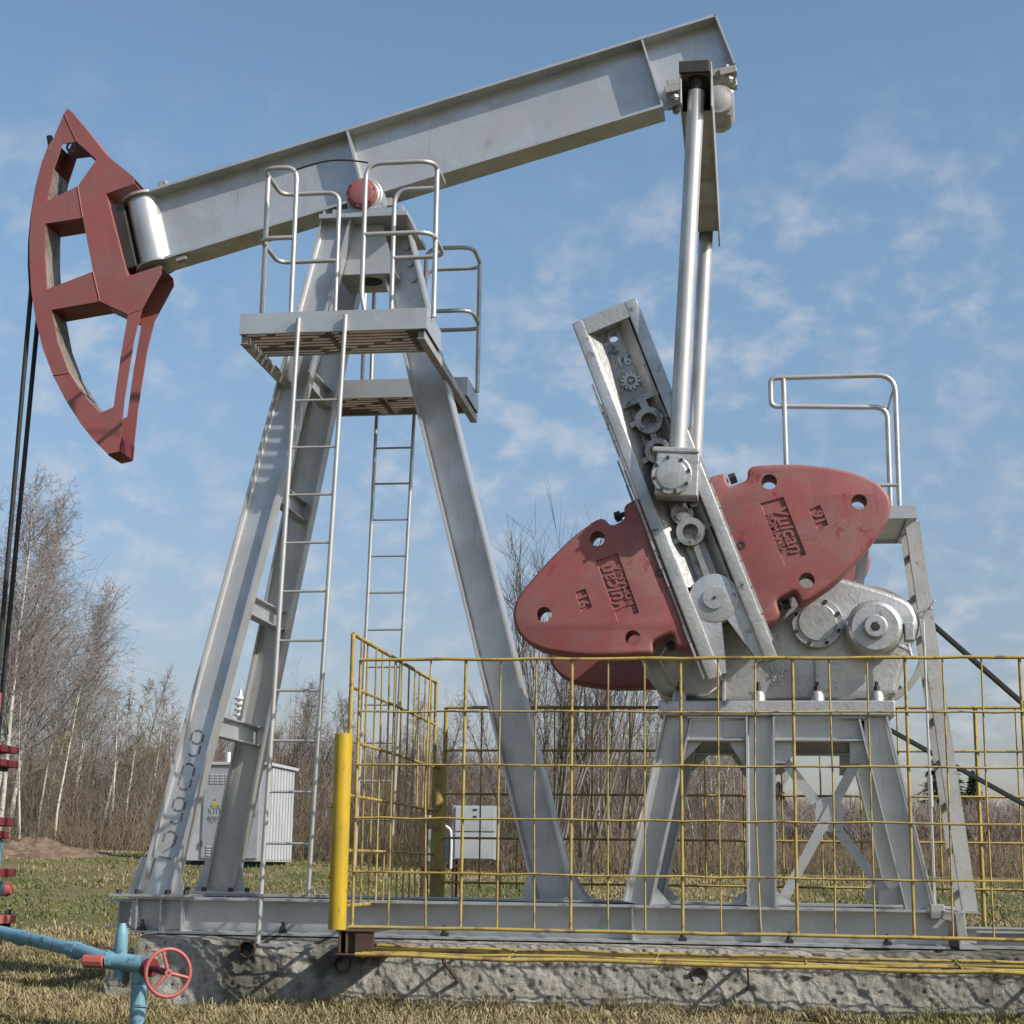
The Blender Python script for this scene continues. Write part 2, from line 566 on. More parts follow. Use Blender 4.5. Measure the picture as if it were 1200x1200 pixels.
        for h in recess:
            if area2(h) > 0:
                h = h[::-1]
            m = len(h)
            o = len(self.v)
            hin = inset(h[::-1], rd * 0.35)[::-1]
            self.v += [(a, y0, b) for a, b in h] + [(a, y0 + rd, b) for a, b in hin]
            for k in range(m):
                k2 = (k + 1) % m
                self.f.append((o + k, o + k2, o + m + k2, o + m + k))
            self.f.append(tuple(range(o + m, o + 2 * m))[::-1])
            front_l.append(h); front_i.append(list(range(o, o + m)))
        cap(front_l, front_i, False)
        if back:
            cap(back_l, back_i, True)
        return self

    def build(self, name, mat, parent=None, smooth=None, bevel=0.0, loc=None):
        if name in SPLIT and not getattr(self, 'whole', False):
            self.name = None
            nm, many = SPLIT[name], MB()
            many.v, many.f = self.v, self.f
            return split_build(many, nm, mat, parent, smooth, bevel)
        me = bpy.data.meshes.new(name)
        arr = np.array(self.v, dtype=float)
        c = (arr.min(0) + arr.max(0)) / 2 if loc is None else np.array(loc, dtype=float)
        me.from_pydata((arr - c).tolist(), [], self.f)
        me.validate()
        import bmesh
        bm = bmesh.new(); bm.from_mesh(me)
        bmesh.ops.recalc_face_normals(bm, faces=bm.faces)
        bm.to_mesh(me); bm.free()
        me.materials.append(mat)
        if smooth:
            me.polygons.foreach_set('use_smooth', [True] * len(me.polygons))
            me.set_sharp_from_angle(angle=R(smooth))
        return link(name, me, V(c), parent, bevel)


def split_build(mb, name, mat, parent=None, smooth=None, bevel=0.0):
    """one object for every group of touching pieces in the builder"""
    n = len(mb.v)
    par = list(range(n))

    def find(i):
        while par[i] != i:
            par[i] = par[par[i]]
            i = par[i]
        return i
    for f in mb.f:
        r0 = find(f[0])
        for i in f[1:]:
            par[find(i)] = r0
    comp = {}
    for i in range(n):
        comp.setdefault(find(i), []).append(i)
    P = np.array(mb.v)
    cl = [[P[ix].min(0) - 0.004, P[ix].max(0) + 0.004, set(ix)] for ix in comp.values()]
    merged = True
    while merged:
        merged = False
        for i in range(len(cl)):
            for j in range(i + 1, len(cl)):
                if np.all(cl[i][0] <= cl[j][1]) and np.all(cl[j][0] <= cl[i][1]):
                    cl[i] = [np.minimum(cl[i][0], cl[j][0]), np.maximum(cl[i][1], cl[j][1]), cl[i][2] | cl[j][2]]
                    cl.pop(j)
                    merged = True
                    break
            if merged:
                break
    first = None
    for _, _, ids in cl:
        ids = sorted(ids)
        mp = {k: i for i, k in enumerate(ids)}
        q = MB()
        q.v = [mb.v[k] for k in ids]
        q.f = [tuple(mp[k] for k in f) for f in mb.f if f[0] in mp]
        o = q.build(name, mat, parent, smooth, bevel)
        first = first or o
    return first


def link(name, me, c, parent=None, bevel=0.0):
    o = bpy.data.objects.new(name, me)
    COL.objects.link(o)
    WLOC[o] = c.copy()
    if parent:
        o.parent = parent
        o.location = c - WLOC[parent]
    else:
        o.location = c
    if bevel:
        b = o.modifiers.new('edge_wear', 'BEVEL')
        b.width = bevel; b.segments = 2; b.limit_method = 'ANGLE'; b.angle_limit = R(40)
        b.use_clamp_overlap = True
    return o


def empty(name, loc, label, cat, group=None):
    o = bpy.data.objects.new(name, None)
    COL.objects.link(o)
    o.location = loc
    o.empty_display_size = 0.3
    WLOC[o] = V(loc)
    return tag(o, label, cat, group)


def tag(o, label, cat, group=None):
    o['label'] = label
    o['category'] = cat
    if group:
        o['group'] = group
    return o


def copy_part(o, delta, parent=None):
    c = o.copy()
    COL.objects.link(c)
    c.location = o.location + V(delta)
    WLOC[c] = WLOC[o] + V(delta)
    if parent:
        c.parent = parent
    return c


def text_mesh(body, size, depth, font_shear=0.0, bold=0.0):
    cu = bpy.data.curves.new('lettering', 'FONT')
    cu.body = body
    cu.size = size
    cu.extrude = depth
    cu.shear = font_shear
    cu.offset = bold
    cu.align_x = 'CENTER'
    cu.align_y = 'CENTER'
    cu.resolution_u = 4
    ob = bpy.data.objects.new('lettering', cu)
    COL.objects.link(ob)
    dg = bpy.context.evaluated_depsgraph_get()
    me = bpy.data.meshes.new_from_object(ob.evaluated_get(dg))
    bpy.data.objects.remove(ob)
    bpy.data.curves.remove(cu)
    return me


def place_text(name, body, size, depth, c, d, u, mat, parent, shear=0.0, bold=0.0, sx=1.0):
    """lettering centred on c, reading along d with its tops towards u"""
    me = text_mesh(body, size, depth, shear, bold)
    d, u = V(d).normalized(), V(u).normalized()
    n = d.cross(u)
    M = Matrix((d * sx, u, n)).transposed().to_4x4()
    me.transform(M)
    me.materials.clear()
    me.materials.append(mat)
    return link(name, me, V(c), parent)


EX, EY, EZ = V((1, 0, 0)), V((0, 1, 0)), V((0, 0, 1))
YC = 0.90                      # middle plane of the machine
NEAR_B, FAR_B = 0.10, 1.70     # the two skid girders


# ------------------------------------------------------------------ terrain
def sst(t):
    t = max(0.0, min(1.0, t))
    return t * t * (3 - 2 * t)


def ground_z(x, y):
    zf = 0.80 + 0.40 * sst((-x - 5) / 12)
    z = sst((y - 1.5) / 23) * zf
    if y < -1:
        z -= 0.055 * (-1 - y)
        z = max(z, -0.62)
    amp = 0.03 if y < 4 else 0.07
    z += amp * noise.noise(V((x * 0.5, y * 0.5, 1.3))) + 0.4 * amp * noise.noise(V((x * 2.1, y * 2.1, 4.3)))
    if y > 150:
        z += 0.0
    return z


def axis_pts(lo, hi, fine_lo, fine_hi, step, grow=1.25):
    a = list(np.arange(fine_lo, fine_hi + 1e-6, step))
    s = step
    while a[-1] < hi:
        s *= grow; a.append(a[-1] + s)
    s = step
    while a[0] > lo:
        s *= grow; a.insert(0, a[0] - s)
    return a


gx = axis_pts(-1600, 1600, -14, 9, 0.45)
gy = axis_pts(-80, 2400, -6, 26, 0.45)
gv = [(x, y, ground_z(x, y)) for y in gy for x in gx]
W = len(gx)
gf = [(j * W + i, j * W + i + 1, (j + 1) * W + i + 1, (j + 1) * W + i) for j in range(len(gy) - 1) for i in range(W - 1)]
mb = MB(); mb.v = gv; mb.f = gf
o = mb.build('ground', GROUND, smooth=180, loc=(0, 0, 0))
o['kind'] = 'structure'

# heap of bare soil at the left edge of the field
mb = MB()
c0 = at(14, 1022, 21)
hm, hn = 50, 120
for j in range(hm + 1):
    rr = j / hm
    for k in range(hn):
        q = 2 * math.pi * k / hn
        x = c0.x + 1.75 * rr * math.cos(q) * (1 + 0.15 * math.sin(3 * q))
        y = 21.5 + 2.2 * rr * math.sin(q)
        h = 0.28 * (1 - rr) ** 0.7 * (1 + 0.6 * noise.noise(V((x * 1.2, y * 1.2, 9)))) + (0.14 * noise.noise(V((x * 4, y * 4, 2))) + 0.07 * noise.noise(V((x * 11, y * 11, 5)))) * (1 - rr * 0.7)
        mb.v.append((x, y, ground_z(x, y) + h + 0.015 - 0.06 * rr))
for j in range(hm):
    for k in range(hn):
        k2 = (k + 1) % hn
        mb.f.append((j * hn + k, j * hn + k2, (j + 1) * hn + k2, (j + 1) * hn + k))
o = mb.build('dirt_mound', SOIL, smooth=60)
o['kind'] = 'structure'

# ------------------------------------------------------------------ concrete foundation
skid_l = at(150, 1052, 0.0).x
skid_r = at(1146, 1066, 0.0).x
SK_B = at(600, 1102, 0.0).z
SK_T = at(600, 1058, 0.0).z
fl = at(124, 1140, -0.15).x
fr = skid_r + 4.5
fn = empty('concrete_foundation', ((fl + fr) / 2, YC, 0.0),
           'long rough grey concrete footing under the steel skid of the pump jack', 'foundation')
mb = MB()
prof = [(-0.42, -0.25), (-0.36, 0.02), (-0.30, 0.12), (-0.25, 0.24), (-0.20, 0.36), (-0.13, SK_B - 0.035), (0.0, SK_B - 0.012), (0.5, SK_B - 0.012),
        (1.3, SK_B - 0.012), (1.95, SK_B - 0.012), (2.1, SK_B - 0.06), (2.2, 0.2), (2.25, -0.25)]
fine = []
for i in range(len(prof) - 1):
    a, b = prof[i], prof[i + 1]
    k = 9 if i < 6 else (3 if i < 10 else 2)
    for t in range(k):
        fine.append((a[0] + (b[0] - a[0]) * t / k, a[1] + (b[1] - a[1]) * t / k))
fine.append(prof[-1])
nx = 800
for i in range(nx + 1):
    x = fl + (fr - fl) * i / nx
    for (y, z) in fine:
        w = 1.0 if (y < 0.0 and z > -0.2) else 0.0
        d = 0.22 * noise.fractal(V((x * 6.5, z * 7.0, 1.0)), 0.55, 2.2, 7)
        cell = noise.cell(V((x * 9 + 0.8 * noise.noise(V((x * 7, z * 7, 2))), z * 11, 0.5)))
        vd = noise.voronoi(V((x * 6.5, z * 6.5, 0.7)))[0]
        d += 0.30 * (vd[1] - vd[0]) * -0.6 + 0.10 * cell + 0.34 * noise.noise(V((x * 16, z * 16, 3))) + 0.22 * noise.noise(V((x * 34, z * 34, 8)))
        d2 = 0.6 * noise.noise(V((x * 0.7, 3.0, z * 0.9)))
        e = min(1, (x - fl) / 0.5)
        yy = y + w * (0.062 * d + 0.04 * d2) + (1 - min(1, (x - fl) / 0.1)) * 0.05
        zz = z + w * 0.02 * noise.noise(V((x * 5, z * 4, 7)))
        if x < fl + 0.22 and z > 0.1 and y < 0.6:
            zz -= 0.16 + 0.05 * noise.noise(V((x * 9, y * 5, 1)))
        mb.v.append((x + 0.05 * noise.noise(V((x, y * 3, z * 3))), yy, min(zz, SK_B - 0.012)))
m = len(fine)
for i in range(nx):
    for k in range(m - 1):
        mb.f.append((i * m + k, (i + 1) * m + k, (i + 1) * m + k + 1, i * m + k + 1))
mb.f.append(tuple(range(m)))
mb.f.append(tuple(nx * m + k for k in range(m))[::-1])
mb.build('footing', CONC, fn, smooth=50)
for (px, py) in ((290, 1112), (402, 1129), (820, 1143)):
    p = at(px, py, -0.24)
    q = MB()
    for (ra, y0, y1) in ((0.062, -0.275, 0.3),):
        q.tube_exact([V((p.x, y0, p.z)), V((p.x, y0 + 0.002, p.z)), V((p.x, y1, p.z)), V((p.x, y1, p.z)), V((p.x, y0, p.z))],
                     [ra - 0.008, ra, ra, ra - 0.008, ra - 0.008], EY, 20)
        q.f = q.f[:-2]
    q.build('drain_pipe', RUST, fn, smooth=40)
    MB().cyl((p.x, -0.20, p.z), (p.x, -0.19, p.z), 0.05, 18).build('bore_shade', RUBBER, fn)  # black disc, the shade inside the open pipe given as colour

# ------------------------------------------------------------------ PUMP JACK
base = V(((skid_l + skid_r) / 2, YC, SK_B))
PJ = empty('pump_jack', base, 'silver and red oil well pump jack with horsehead and red counterweights on a concrete footing', 'pump jack')

# --- skid frame
SKH = SK_T - SK_B
SKX0, SKX1 = skid_l, at(1112, 1066, 0.0).x
skid = None
for yb in (NEAR_B, FAR_B):
    mb = MB().ibeam(V((SKX0, yb, (SK_B + SK_T) / 2)), V((SKX1, yb, (SK_B + SK_T) / 2)), EZ, EY, SKH, 0.20, 0.012, 0.018)
    g = mb.build('skid_beam', ALU, PJ)
    for px in (159, 187, 212, 741, 892):
        x = at(px, 1075, 0.0).x
        MB().box((x, yb, (SK_B + SK_T) / 2), (0.006, 0.092, SKH / 2 - 0.018)).build('stiffener', ALU, g)
for px in (175, 655, 760, 890, 1070):
    x = at(px, 1075, YC).x
    MB().ibeam(V((x, NEAR_B + 0.101, (SK_B + SK_T) / 2)), V((x, FAR_B - 0.101, (SK_B + SK_T) / 2)), EZ, EX, SKH - 0.05, 0.18, 0.012, 0.016).build(
        'cross_beam', ALU, PJ)
# end channel at the right and the low rail the motor stands on
xe = at(1124, 1080, 0.0).x
mb = MB()
mb.span((xe, 0.03, SK_B), (xe + 0.012, 1.75, SK_T - 0.004))
mb.span((xe + 0.012, 0.03, SK_B), (xe + 0.15, 1.75, SK_B + 0.016))
mb.span((xe + 0.012, 0.03, SK_T - 0.02), (xe + 0.15, 1.75, SK_T - 0.004))
mb.build('end_channel', ALU, PJ)
for y in (0.35, 1.3):
    MB().ibeam(V((xe + 0.16, y, SK_B + 0.06)), V((xe + 3.2, y, SK_B + 0.06)), EZ, EY, 0.12, 0.12, 0.01, 0.012).build('motor_rail', ALU_DIRTY, PJ)

# anchor bolts
ab = MB()
for px in (165, 330, 520, 800, 925, 1040):
    x = at(px, 1100, 0.0).x
    ab.box((x, 0.025, SK_B + 0.032), (0.03, 0.022, 0.012))
    ab.cyl((x, 0.025, SK_B - 0.01), (x, 0.025, SK_B + 0.10), 0.012, 8)
    ab.cyl((x, 0.025, SK_B + 0.045), (x, 0.025, SK_B + 0.068), 0.022, 6)
ab.build('anchor_bolts', BOLT, PJ)


# --- tower legs
def leg(name, pt, pb, h, b, extra_v=EY):
    a = (pb - pt).normalized()
    v = (extra_v - a * extra_v.dot(a)).normalized()
    u = a.cross(v).normalized()
    mb = MB().ibeam(pt, pb, u, v, h, b, 0.014, 0.018)
    o = mb.build(name, ALU, PJ)
    return o, a, u, v


def mid(p, q):
    return (p + q) / 2


top_y = 254
LT = at(398, top_y, YC - 0.30); LB = at(184, 1046, NEAR_B)
LB.z = SK_T + 0.012
lt2 = V((LT.x, YC + 0.30, LT.z)); lb2 = V((LB.x, FAR_B, LB.z))
legs = []
for pt, pb in ((LT, LB), (lt2, lb2)):
    o, a, u, v = leg('tower_leg', pt, pb, 0.265, 0.15)
    legs.append((o, a, u, v, pt, pb))
    # foot plate and gussets
    f = MB().box(pb + V((0.0, 0, -0.003)), (0.34, 0.13, 0.009)).build('foot_plate', ALU, o)
    g = MB()
    for s in (-1, 1):
        g.plate([(pb.x + s * 0.10, pb.z + 0.008), (pb.x + s * 0.235, pb.z + 0.008), (pb.x + s * 0.16 - a.x * 0.1, pb.z + 0.29),
                 (pb.x + s * 0.09 - a.x * 0.29, pb.z + 0.29)], pb.y - 0.012 * s - 0.03, pb.y - 0.012 * s - 0.018)
    g.build('gussets', ALU, o)
    bl = MB()
    for sx in (-0.27, -0.12, 0.12, 0.27):
        bl.hexbolt((pb.x + sx, pb.y - 0.10, pb.z + 0.006), EZ, 0.022, 0.035)
    bl.build('foot_bolts', BOLT, o)
RT = at(456, 252, YC); RB = at(652, 1055, YC)
RB.z = SK_T + 0.012
rleg, ra, ru, rv = leg('tower_leg', RT, RB, 0.31, 0.30)
MB().box(RB + V((0.02, 0, -0.003)), (0.30, 0.30, 0.009)).build('foot_plate', ALU, rleg)
g = MB()
for yy in (YC - 0.155, YC + 0.145):
    g.plate([(RB.x + 0.15, RB.z + 0.008), (RB.x + 0.27, RB.z + 0.008), (RB.x + 0.23, RB.z + 0.05), (RB.x + 0.09, RB.z + 0.27)], yy, yy + 0.010)
    g.plate([(RB.x - 0.25, RB.z + 0.008), (RB.x - 0.15, RB.z + 0.008), (RB.x - 0.19, RB.z + 0.20), (RB.x - 0.25, RB.z + 0.10)], yy, yy + 0.010)
g.build('gussets', ALU, rleg)
bl = MB()
for (bx_, by_) in ((459, 287), (476, 290), (462, 305), (480, 309), (465, 322), (484, 327)):
    p = at(bx_, by_, YC - 0.02)
    bl.cyl(V((p.x, YC - 0.0075, p.z)), V((p.x, YC - 0.034, p.z)), 0.028, 12)
bl.build('splice_bolts', ALU, rleg, smooth=40)

# cross braces between the two left legs
for ypx in (862, 724, 592, 452):
    t = (ypx - top_y) / (1046 - top_y)
    p = LT.lerp(LB, t); q = lt2.lerp(lb2, t)
    d = legs[0][2]
    p = p + V((0.03, 0.02, 0)); q = q + V((0.03, -0.02, 0))
    MB().ibeam(p, q, EZ, EX, 0.17, 0.10, 0.010, 0.012).build('cross_brace', ALU, PJ)

# tower head
hx0, hx1 = at(383, 252, YC - 0.3).x, at(478, 252, YC - 0.3).x
hz = at(430, 251, YC - 0.4).z
head = MB().span((hx0 - 0.04, YC - 0.42, hz - 0.03), (hx1 + 0.02, YC + 0.42, hz + 0.012)).build('tower_head_plate', ALU, PJ, bevel=0.004)
dz0 = at(430, 323, YC - 0.2).z
mb = MB()
a0, a1 = at(404, 262, YC - 0.22).x, at(449, 262, YC - 0.22).x
b0, b1 = at(396, 323, YC - 0.22).x, at(464, 323, YC - 0.22).x
z1 = hz - 0.034
mb.plate([(a0, z1), (a1, z1), (b1, dz0), (b0, dz0)], YC - 0.24, YC - 0.226)
mb.plate([(a0, z1), (a1, z1), (b1, dz0), (b0, dz0)], YC + 0.226, YC + 0.24)
mb.span((b0, YC - 0.225, dz0), (b1, YC + 0.225, dz0 + 0.012))
mb.build('diaphragms', ALU, PJ)
MB().tube_exact([V(((b0 + b1) / 2, YC - 0.05, dz0 - 0.006)), V(((b0 + b1) / 2, YC - 0.05, dz0 - 0.001))], [0.10, 0.10], EZ, 24).build(
    'drain_hole', RUBBER, PJ)

# --- saddle bearing
bc = at(424, 227, YC - 0.42)
br = MB()
br.lathe((bc.x + 0.01, YC - 0.40, bc.z), EY, [(0, 0.13), (0.02, 0.15), (0.80, 0.15), (0.82, 0.13)], 36)
bear = br.build('saddle_bearing', ALU, PJ, smooth=35)
for yb in (YC - 0.30, YC + 0.30):
    hb = MB()
    hb.span((bc.x - 0.26, yb - 0.10, hz + 0.013), (bc.x + 0.30, yb + 0.10, hz + 0.055))
    hb.lathe((bc.x + 0.01, yb - 0.09, bc.z), EY, [(0, 0.155), (0.01, 0.165), (0.17, 0.165), (0.18, 0.155)], 32)
    hb.span((bc.x - 0.13, yb - 0.085, hz + 0.056), (bc.x + 0.15, yb + 0.085, bc.z))
    hb.build('bearing_housing', ALU, bear, smooth=35)
bo = MB()
for s in (-0.22, 0.26):
    for yb in (YC - 0.30, YC + 0.30):
        bo.cyl((bc.x + s, yb, hz + 0.056), (bc.x + s, yb, hz + 0.12), 0.02, 8)
        bo.cyl((bc.x + s, yb, hz + 0.066), (bc.x + s, yb, hz + 0.096), 0.035, 6)
bo.build('bearing_bolts', BOLT, bear)
cp = MB()
cp.lathe((bc.x, YC - 0.46, bc.z), EY, [(0, 0.085), (0.006, 0.105), (0.018, 0.112), (0.02, 0.128), (0.026, 0.135), (0.058, 0.137), (0.06, 0.13)], 36)
cap = cp.build('bearing_cap', RED, bear, smooth=30)
cb = MB()
for k in range(6):
    q = k * math.pi / 3 + 0.3
    cb.hexbolt((bc.x + 0.121 * math.cos(q), YC - 0.437, bc.z + 0.121 * math.sin(q)), -EY, 0.010, 0.014)
cb.build('cap_bolts', RED, cap)

# --- walking beam
BW = 0.30
yb0 = YC - BW / 2
TL, TR = at(160, 226, yb0), at(838, 16, yb0)
ba = (TR - TL).normalized()
bu = V((-ba.z, 0, ba.x))
botL = at(200, 301, yb0)
BD = abs((botL - TL).dot(bu))
cl = TL - bu * (BD / 2); cl.y = YC
end_full = (at(776, 119, yb0) - TL).dot(ba)          # where the bottom flange stops
end_top = (TR - TL).dot(ba)
start = 0.0
mb = MB()
TF, TW = 0.024, 0.016


def bl_box(s0, s1, u0, u1, y0, y1):
    c = TL + ba * ((s0 + s1) / 2) + bu * ((u0 + u1) / 2)
    c.y = (y0 + y1) / 2
    mb.box(c, (abs(s1 - s0) / 2, abs(u1 - u0) / 2, abs(y1 - y0) / 2), (ba, bu, EY))


bl_box(start, end_top, -TF, 0, YC - BW / 2, YC + BW / 2)
bl_box(start, end_full, -BD, -BD + TF, YC - BW / 2, YC + BW / 2)
bl_box(start, end_full, -BD + TF, -TF, YC - TW / 2, YC + TW / 2)
beam = mb.build('walking_beam', ALU, PJ)
# upswept tail of the web
TRb = at(861, 74, yb0)
mb = MB()
wv = []
pts = [TL + ba * end_full - bu * TF, TR - bu * TF, TRb, TL + ba * end_full - bu * (BD - TF)]
mb.plate([(p.x, p.z) for p in pts], YC - TW / 2, YC + TW / 2)
mb.build('beam_tail', ALU, beam)
mb = MB()
bl_end = TRb - TR
d = bl_end.normalized()
c = (TR + TRb) / 2; c.y = YC
mb.box(c + d.cross(EY) * 0.0, (bl_end.length / 2, 0.009, BW / 2), (d, d.cross(EY), EY))
mb.build('end_plate', ALU, beam)
# stiffeners
mb = MB(); bl_box(end_full - 0.018, end_full, -BD + TF, -TF, YC - BW / 2 + 0.004, YC + BW / 2 - 0.004); mb.build('stiffener', ALU, beam)
sm = (at(417, 190, YC - 0.1) - TL).dot(ba)
mb = MB(); bl_box(sm - 0.010, sm + 0.010, -BD + TF, -TF, YC - BW / 2 + 0.004, YC + BW / 2 - 0.004); mb.build('stiffener', ALU, beam)
# rounded nose that the horsehead hinges on
mb = MB()
cn = TL + ba * 0.0 - bu * (BD / 2); cn.y = YC
mb.tube_exact([cn - bu * (BD / 2 - TF - 0.003), cn + bu * (BD / 2 - TF - 0.003)], [0.145, 0.145], bu, 40)
mb.build('beam_nose', ALU, beam, smooth=40)
mb = MB()
cn2 = TL + ba * 0.0; cn2.y = YC
mb.tube_exact([cn2 - bu * TF * 0.96, cn2 - bu * 0.001], [0.19, 0.19], bu, 36)
mb.tube_exact([cn2 - bu * (BD - 0.001), cn2 - bu * (BD - TF * 0.96)], [0.19, 0.19], bu, 36)
mb.build('nose_flanges', ALU_DIRTY, beam, smooth=40)
# hinge block behind the nose, coloured dark for the shade in the gap
mb = MB()
bl_box(-0.27, -0.150, -BD + 0.03, -0.03, YC - 0.115, YC + 0.115)
mb.build('hinge_block', BOLT, beam, bevel=0.01)
# saddle between beam and bearing
mb = MB()
sx0 = sm - 0.30
sp = TL + ba * sm - bu * BD; sp.y = YC
mb.span((bc.x - 0.18, YC - 0.14, bc.z), (bc.x + 0.20, YC + 0.14, sp.z - 0.005))
mb.build('saddle_block', ALU_DIRTY, beam)
# hinge clamps near the nose
mb = MB()
bl_box(0.20, 0.28, 0.002, 0.06, YC - 0.12, YC - 0.05)
bl_box(0.20, 0.28, 0.002, 0.06, YC + 0.05, YC + 0.12)
bl_box(0.21, 0.31, -BD - 0.05, -BD - 0.002, YC - 0.13, YC - 0.07)
mb.build('clamps', ALU_DIRTY, beam, bevel=0.006)

# --- horsehead
HW = 0.34
hy0 = YC - HW / 2
hh = MB()
outline_px = [(79, 127), (75, 133), (62, 163), (56, 171), (49, 190), (42, 218), (37, 248), (34.5, 278), (34.5, 306), (36.5, 340), (42, 376),
              (50, 408), (62, 440), (77, 469), (94, 496), (111, 517), (126, 532), (139, 529), (141, 512), (146, 466), (157, 398), (166, 362),
              (189, 320), (188, 311), (149, 324), (124, 227), (158, 215), (156, 207), (125, 182), (100, 150), (84, 131)]
win = [[(73, 168), (90, 166), (113, 187), (91, 218), (55, 236), (63, 198)],
       [(53, 262), (97, 255), (109, 318), (55, 339), (52.5, 300)],
       [(60, 363), (117, 353), (150, 368), (141, 420), (133, 477), (117, 484), (97, 462), (80, 435), (67, 400)]]
oxz = [xz(x, y, hy0) for x, y in outline_px]
wxz = [[xz(x, y, hy0) for x, y in w] for w in win]
hh.plate(oxz, hy0, hy0 + 0.014, holes=wxz)
hh.plate(oxz, YC + HW / 2 - 0.014, YC + HW / 2, holes=wxz)
hhead = hh.build('horsehead', RED_HEAD, PJ)


def wall(pxs, y0, y1, th, name, mat, closed=False, side=1):
    pts = [V((*xz(x, y, hy0),)) for x, y in pxs]
    w = MB()
    n = len(pts)
    for i in range(n if closed else n - 1):
        a, b = pts[i], pts[(i + 1) % n]
        e = (b - a).normalized()
        nn = V((-e.y, e.x)) * th * side
        q = [a, b, b + nn, a + nn]
        w.plate([tuple(p) for p in q], y0, y1)
    return w.build(name, mat, hhead)


yi0, yi1 = hy0 + 0.0145, YC + HW / 2 - 0.0145
# cable track (outer arc), its inner face and the cross webs
wall(outline_px[2:17], yi0, yi1, 0.016, 'cable_track', RED_HEAD, side=1)
wall([(63, 198), (55, 236), (54, 262), (52.5, 300), (55, 339), (60, 363), (67, 400), (80, 435), (97, 462), (117, 484)], yi0, yi1, 0.012, 'inner_web', CREAM_SHADE, side=-1)
wall([(55, 236), (91, 218), (113, 187)], yi0, yi1, 0.010, 'inner_web', CREAM, side=-1)
wall([(53, 262), (97, 255), (109, 318), (55, 339)], yi0, yi1, 0.010, 'inner_web', DARKRED, side=1)
wall([(60, 363), (117, 353), (150, 368)], yi0, yi1, 0.010, 'inner_web', DARKRED, side=1)
wall([(158, 215), (124, 227), (149, 324), (188, 311)], yi0, yi1, 0.012, 'inner_web', RED_HEAD, side=-1)
wall([(79, 127), (84, 131), (100, 150), (125, 182), (156, 207)], yi0, yi1, 0.010, 'inner_web', RED_HEAD, side=-1)
wall([(126, 532), (139, 529), (141, 512)], yi0, yi1, 0.010, 'inner_web', DARKRED, side=-1)
for (sa_, sb_) in (((91, 218), (97, 255)), ((109, 318), (117, 353)), ((141, 420), (156, 398)), ((75, 133), (90, 166)), ((81, 437), (62, 440)), ((150, 368), (166, 362))):
    pa_, pb_ = at(*sa_, hy0 - 0.001), at(*sb_, hy0 - 0.001)
    MB().tube([pa_, pa_.lerp(pb_, 0.5), pb_], 0.0055, 6).build('weld_seam', RED_HEAD, hhead, smooth=60)
# lifting eye inside the upper window
p = at(84, 172, YC)
MB().tube([V((p.x + 0.045 * math.cos(q), YC, p.z + 0.045 * math.sin(q))) for q in np.linspace(0, 2 * math.pi, 18)[:-1]], 0.012, 8, closed=True).build(
    'lifting_eye', CREAM, hhead, smooth=60)
# lip on the cable track
MB().tube([at(58, 160, YC), at(61, 178, YC)], 0.03, 8).build('cable_clamp', BOLT, hhead)

# --- platforms around the tower head
PY0 = YC - 1.27
PY1 = PY0 + 0.62
px0, px1 = at(281, 378, PY0).x, at(500, 372, PY0).x
pz1 = at(390, 364, PY0).z
pz0 = at(390, 388, PY0).z


def platform(y0, y1, front):
    fascia = MB()
    th = 0.006
    fascia.span((px0, y0, pz0), (px1, y0 + th, pz1))
    fascia.span((px0, y1 - th, pz0), (px1, y1, pz1))
    fascia.span((px0, y0 + th + 0.001, pz0), (px0 + th, y1 - th - 0.001, pz1))
    fascia.span((px1 - th, y0 + th + 0.001, pz0), (px1, y1 - th - 0.001, pz1))
    fascia.span((px0 + th + 0.001, y0 + th + 0.001, pz0 + 0.001), (px1 - th - 0.001, y0 + 0.035, pz0 + 0.007))
    fascia.span((px0 + th + 0.001, y1 - 0.035, pz0 + 0.001), (px1 - th - 0.001, y1 - th - 0.001, pz0 + 0.007))
    pl = fascia.build('platform', ALU, PJ)
    gr = MB()
    n = 8
    for k in range(n):
        y = y0 + 0.05 + (y1 - y0 - 0.10) * k / (n - 1)
        gr.span((px0 + 0.01, y - 0.014, pz0 + 0.012), (px1 - 0.01, y + 0.014, pz0 + 0.052))
    for k in range(3):
        x = px0 + 0.05 + (px1 - px0 - 0.1) * k / 2
        gr.span((x - 0.012, y0 + 0.02, pz0 + 0.0525), (x + 0.012, y1 - 0.02, pz0 + 0.08))
    gr.build('grating', GRATE, pl)
    return pl


plat_n = platform(PY0, PY1, True)
FY0 = YC + 0.65
FY1 = YC + 1.27
plat_f = platform(FY0, FY1, False)
# long angles that carry the platforms
mb = MB()
for xx in (px1 - 0.05, px0 + 0.03):
    mb.span((xx - 0.03, PY0 + 0.03, pz0 - 0.075), (xx + 0.03, FY1 + 0.06, pz0 - 0.068))
    mb.span((xx + 0.024, PY0 + 0.03, pz0 - 0.0675), (xx + 0.03, FY1 + 0.06, pz0 - 0.004))
    for k in range(9):
        y = PY0 + 0.06 + k * 0.30
        mb.span((xx - 0.028, y, pz0 - 0.067), (xx + 0.022, y + 0.012, pz0 - 0.005))
mb.build('bearers', ALU_DIRTY, PJ)
# struts from the bearers down to the legs
mb = MB()
mb.bar((px0 + 0.05, PY0 + 0.12, pz0 - 0.08), LT.lerp(LB, 0.27) + V((-0.05, -0.02, 0)), 0.06, 0.05)
mb.bar((px0 + 0.05, FY1 - 0.12, pz0 - 0.08), lt2.lerp(lb2, 0.27) + V((-0.05, 0.02, 0)), 0.06, 0.05)
mb.build('struts', ALU_DIRTY, PJ)


# --- guard rails
RR = 0.021
zt = at(460, 190, PY0 + 0.02).z
zmid = at(460, 273, PY0 + 0.02).z


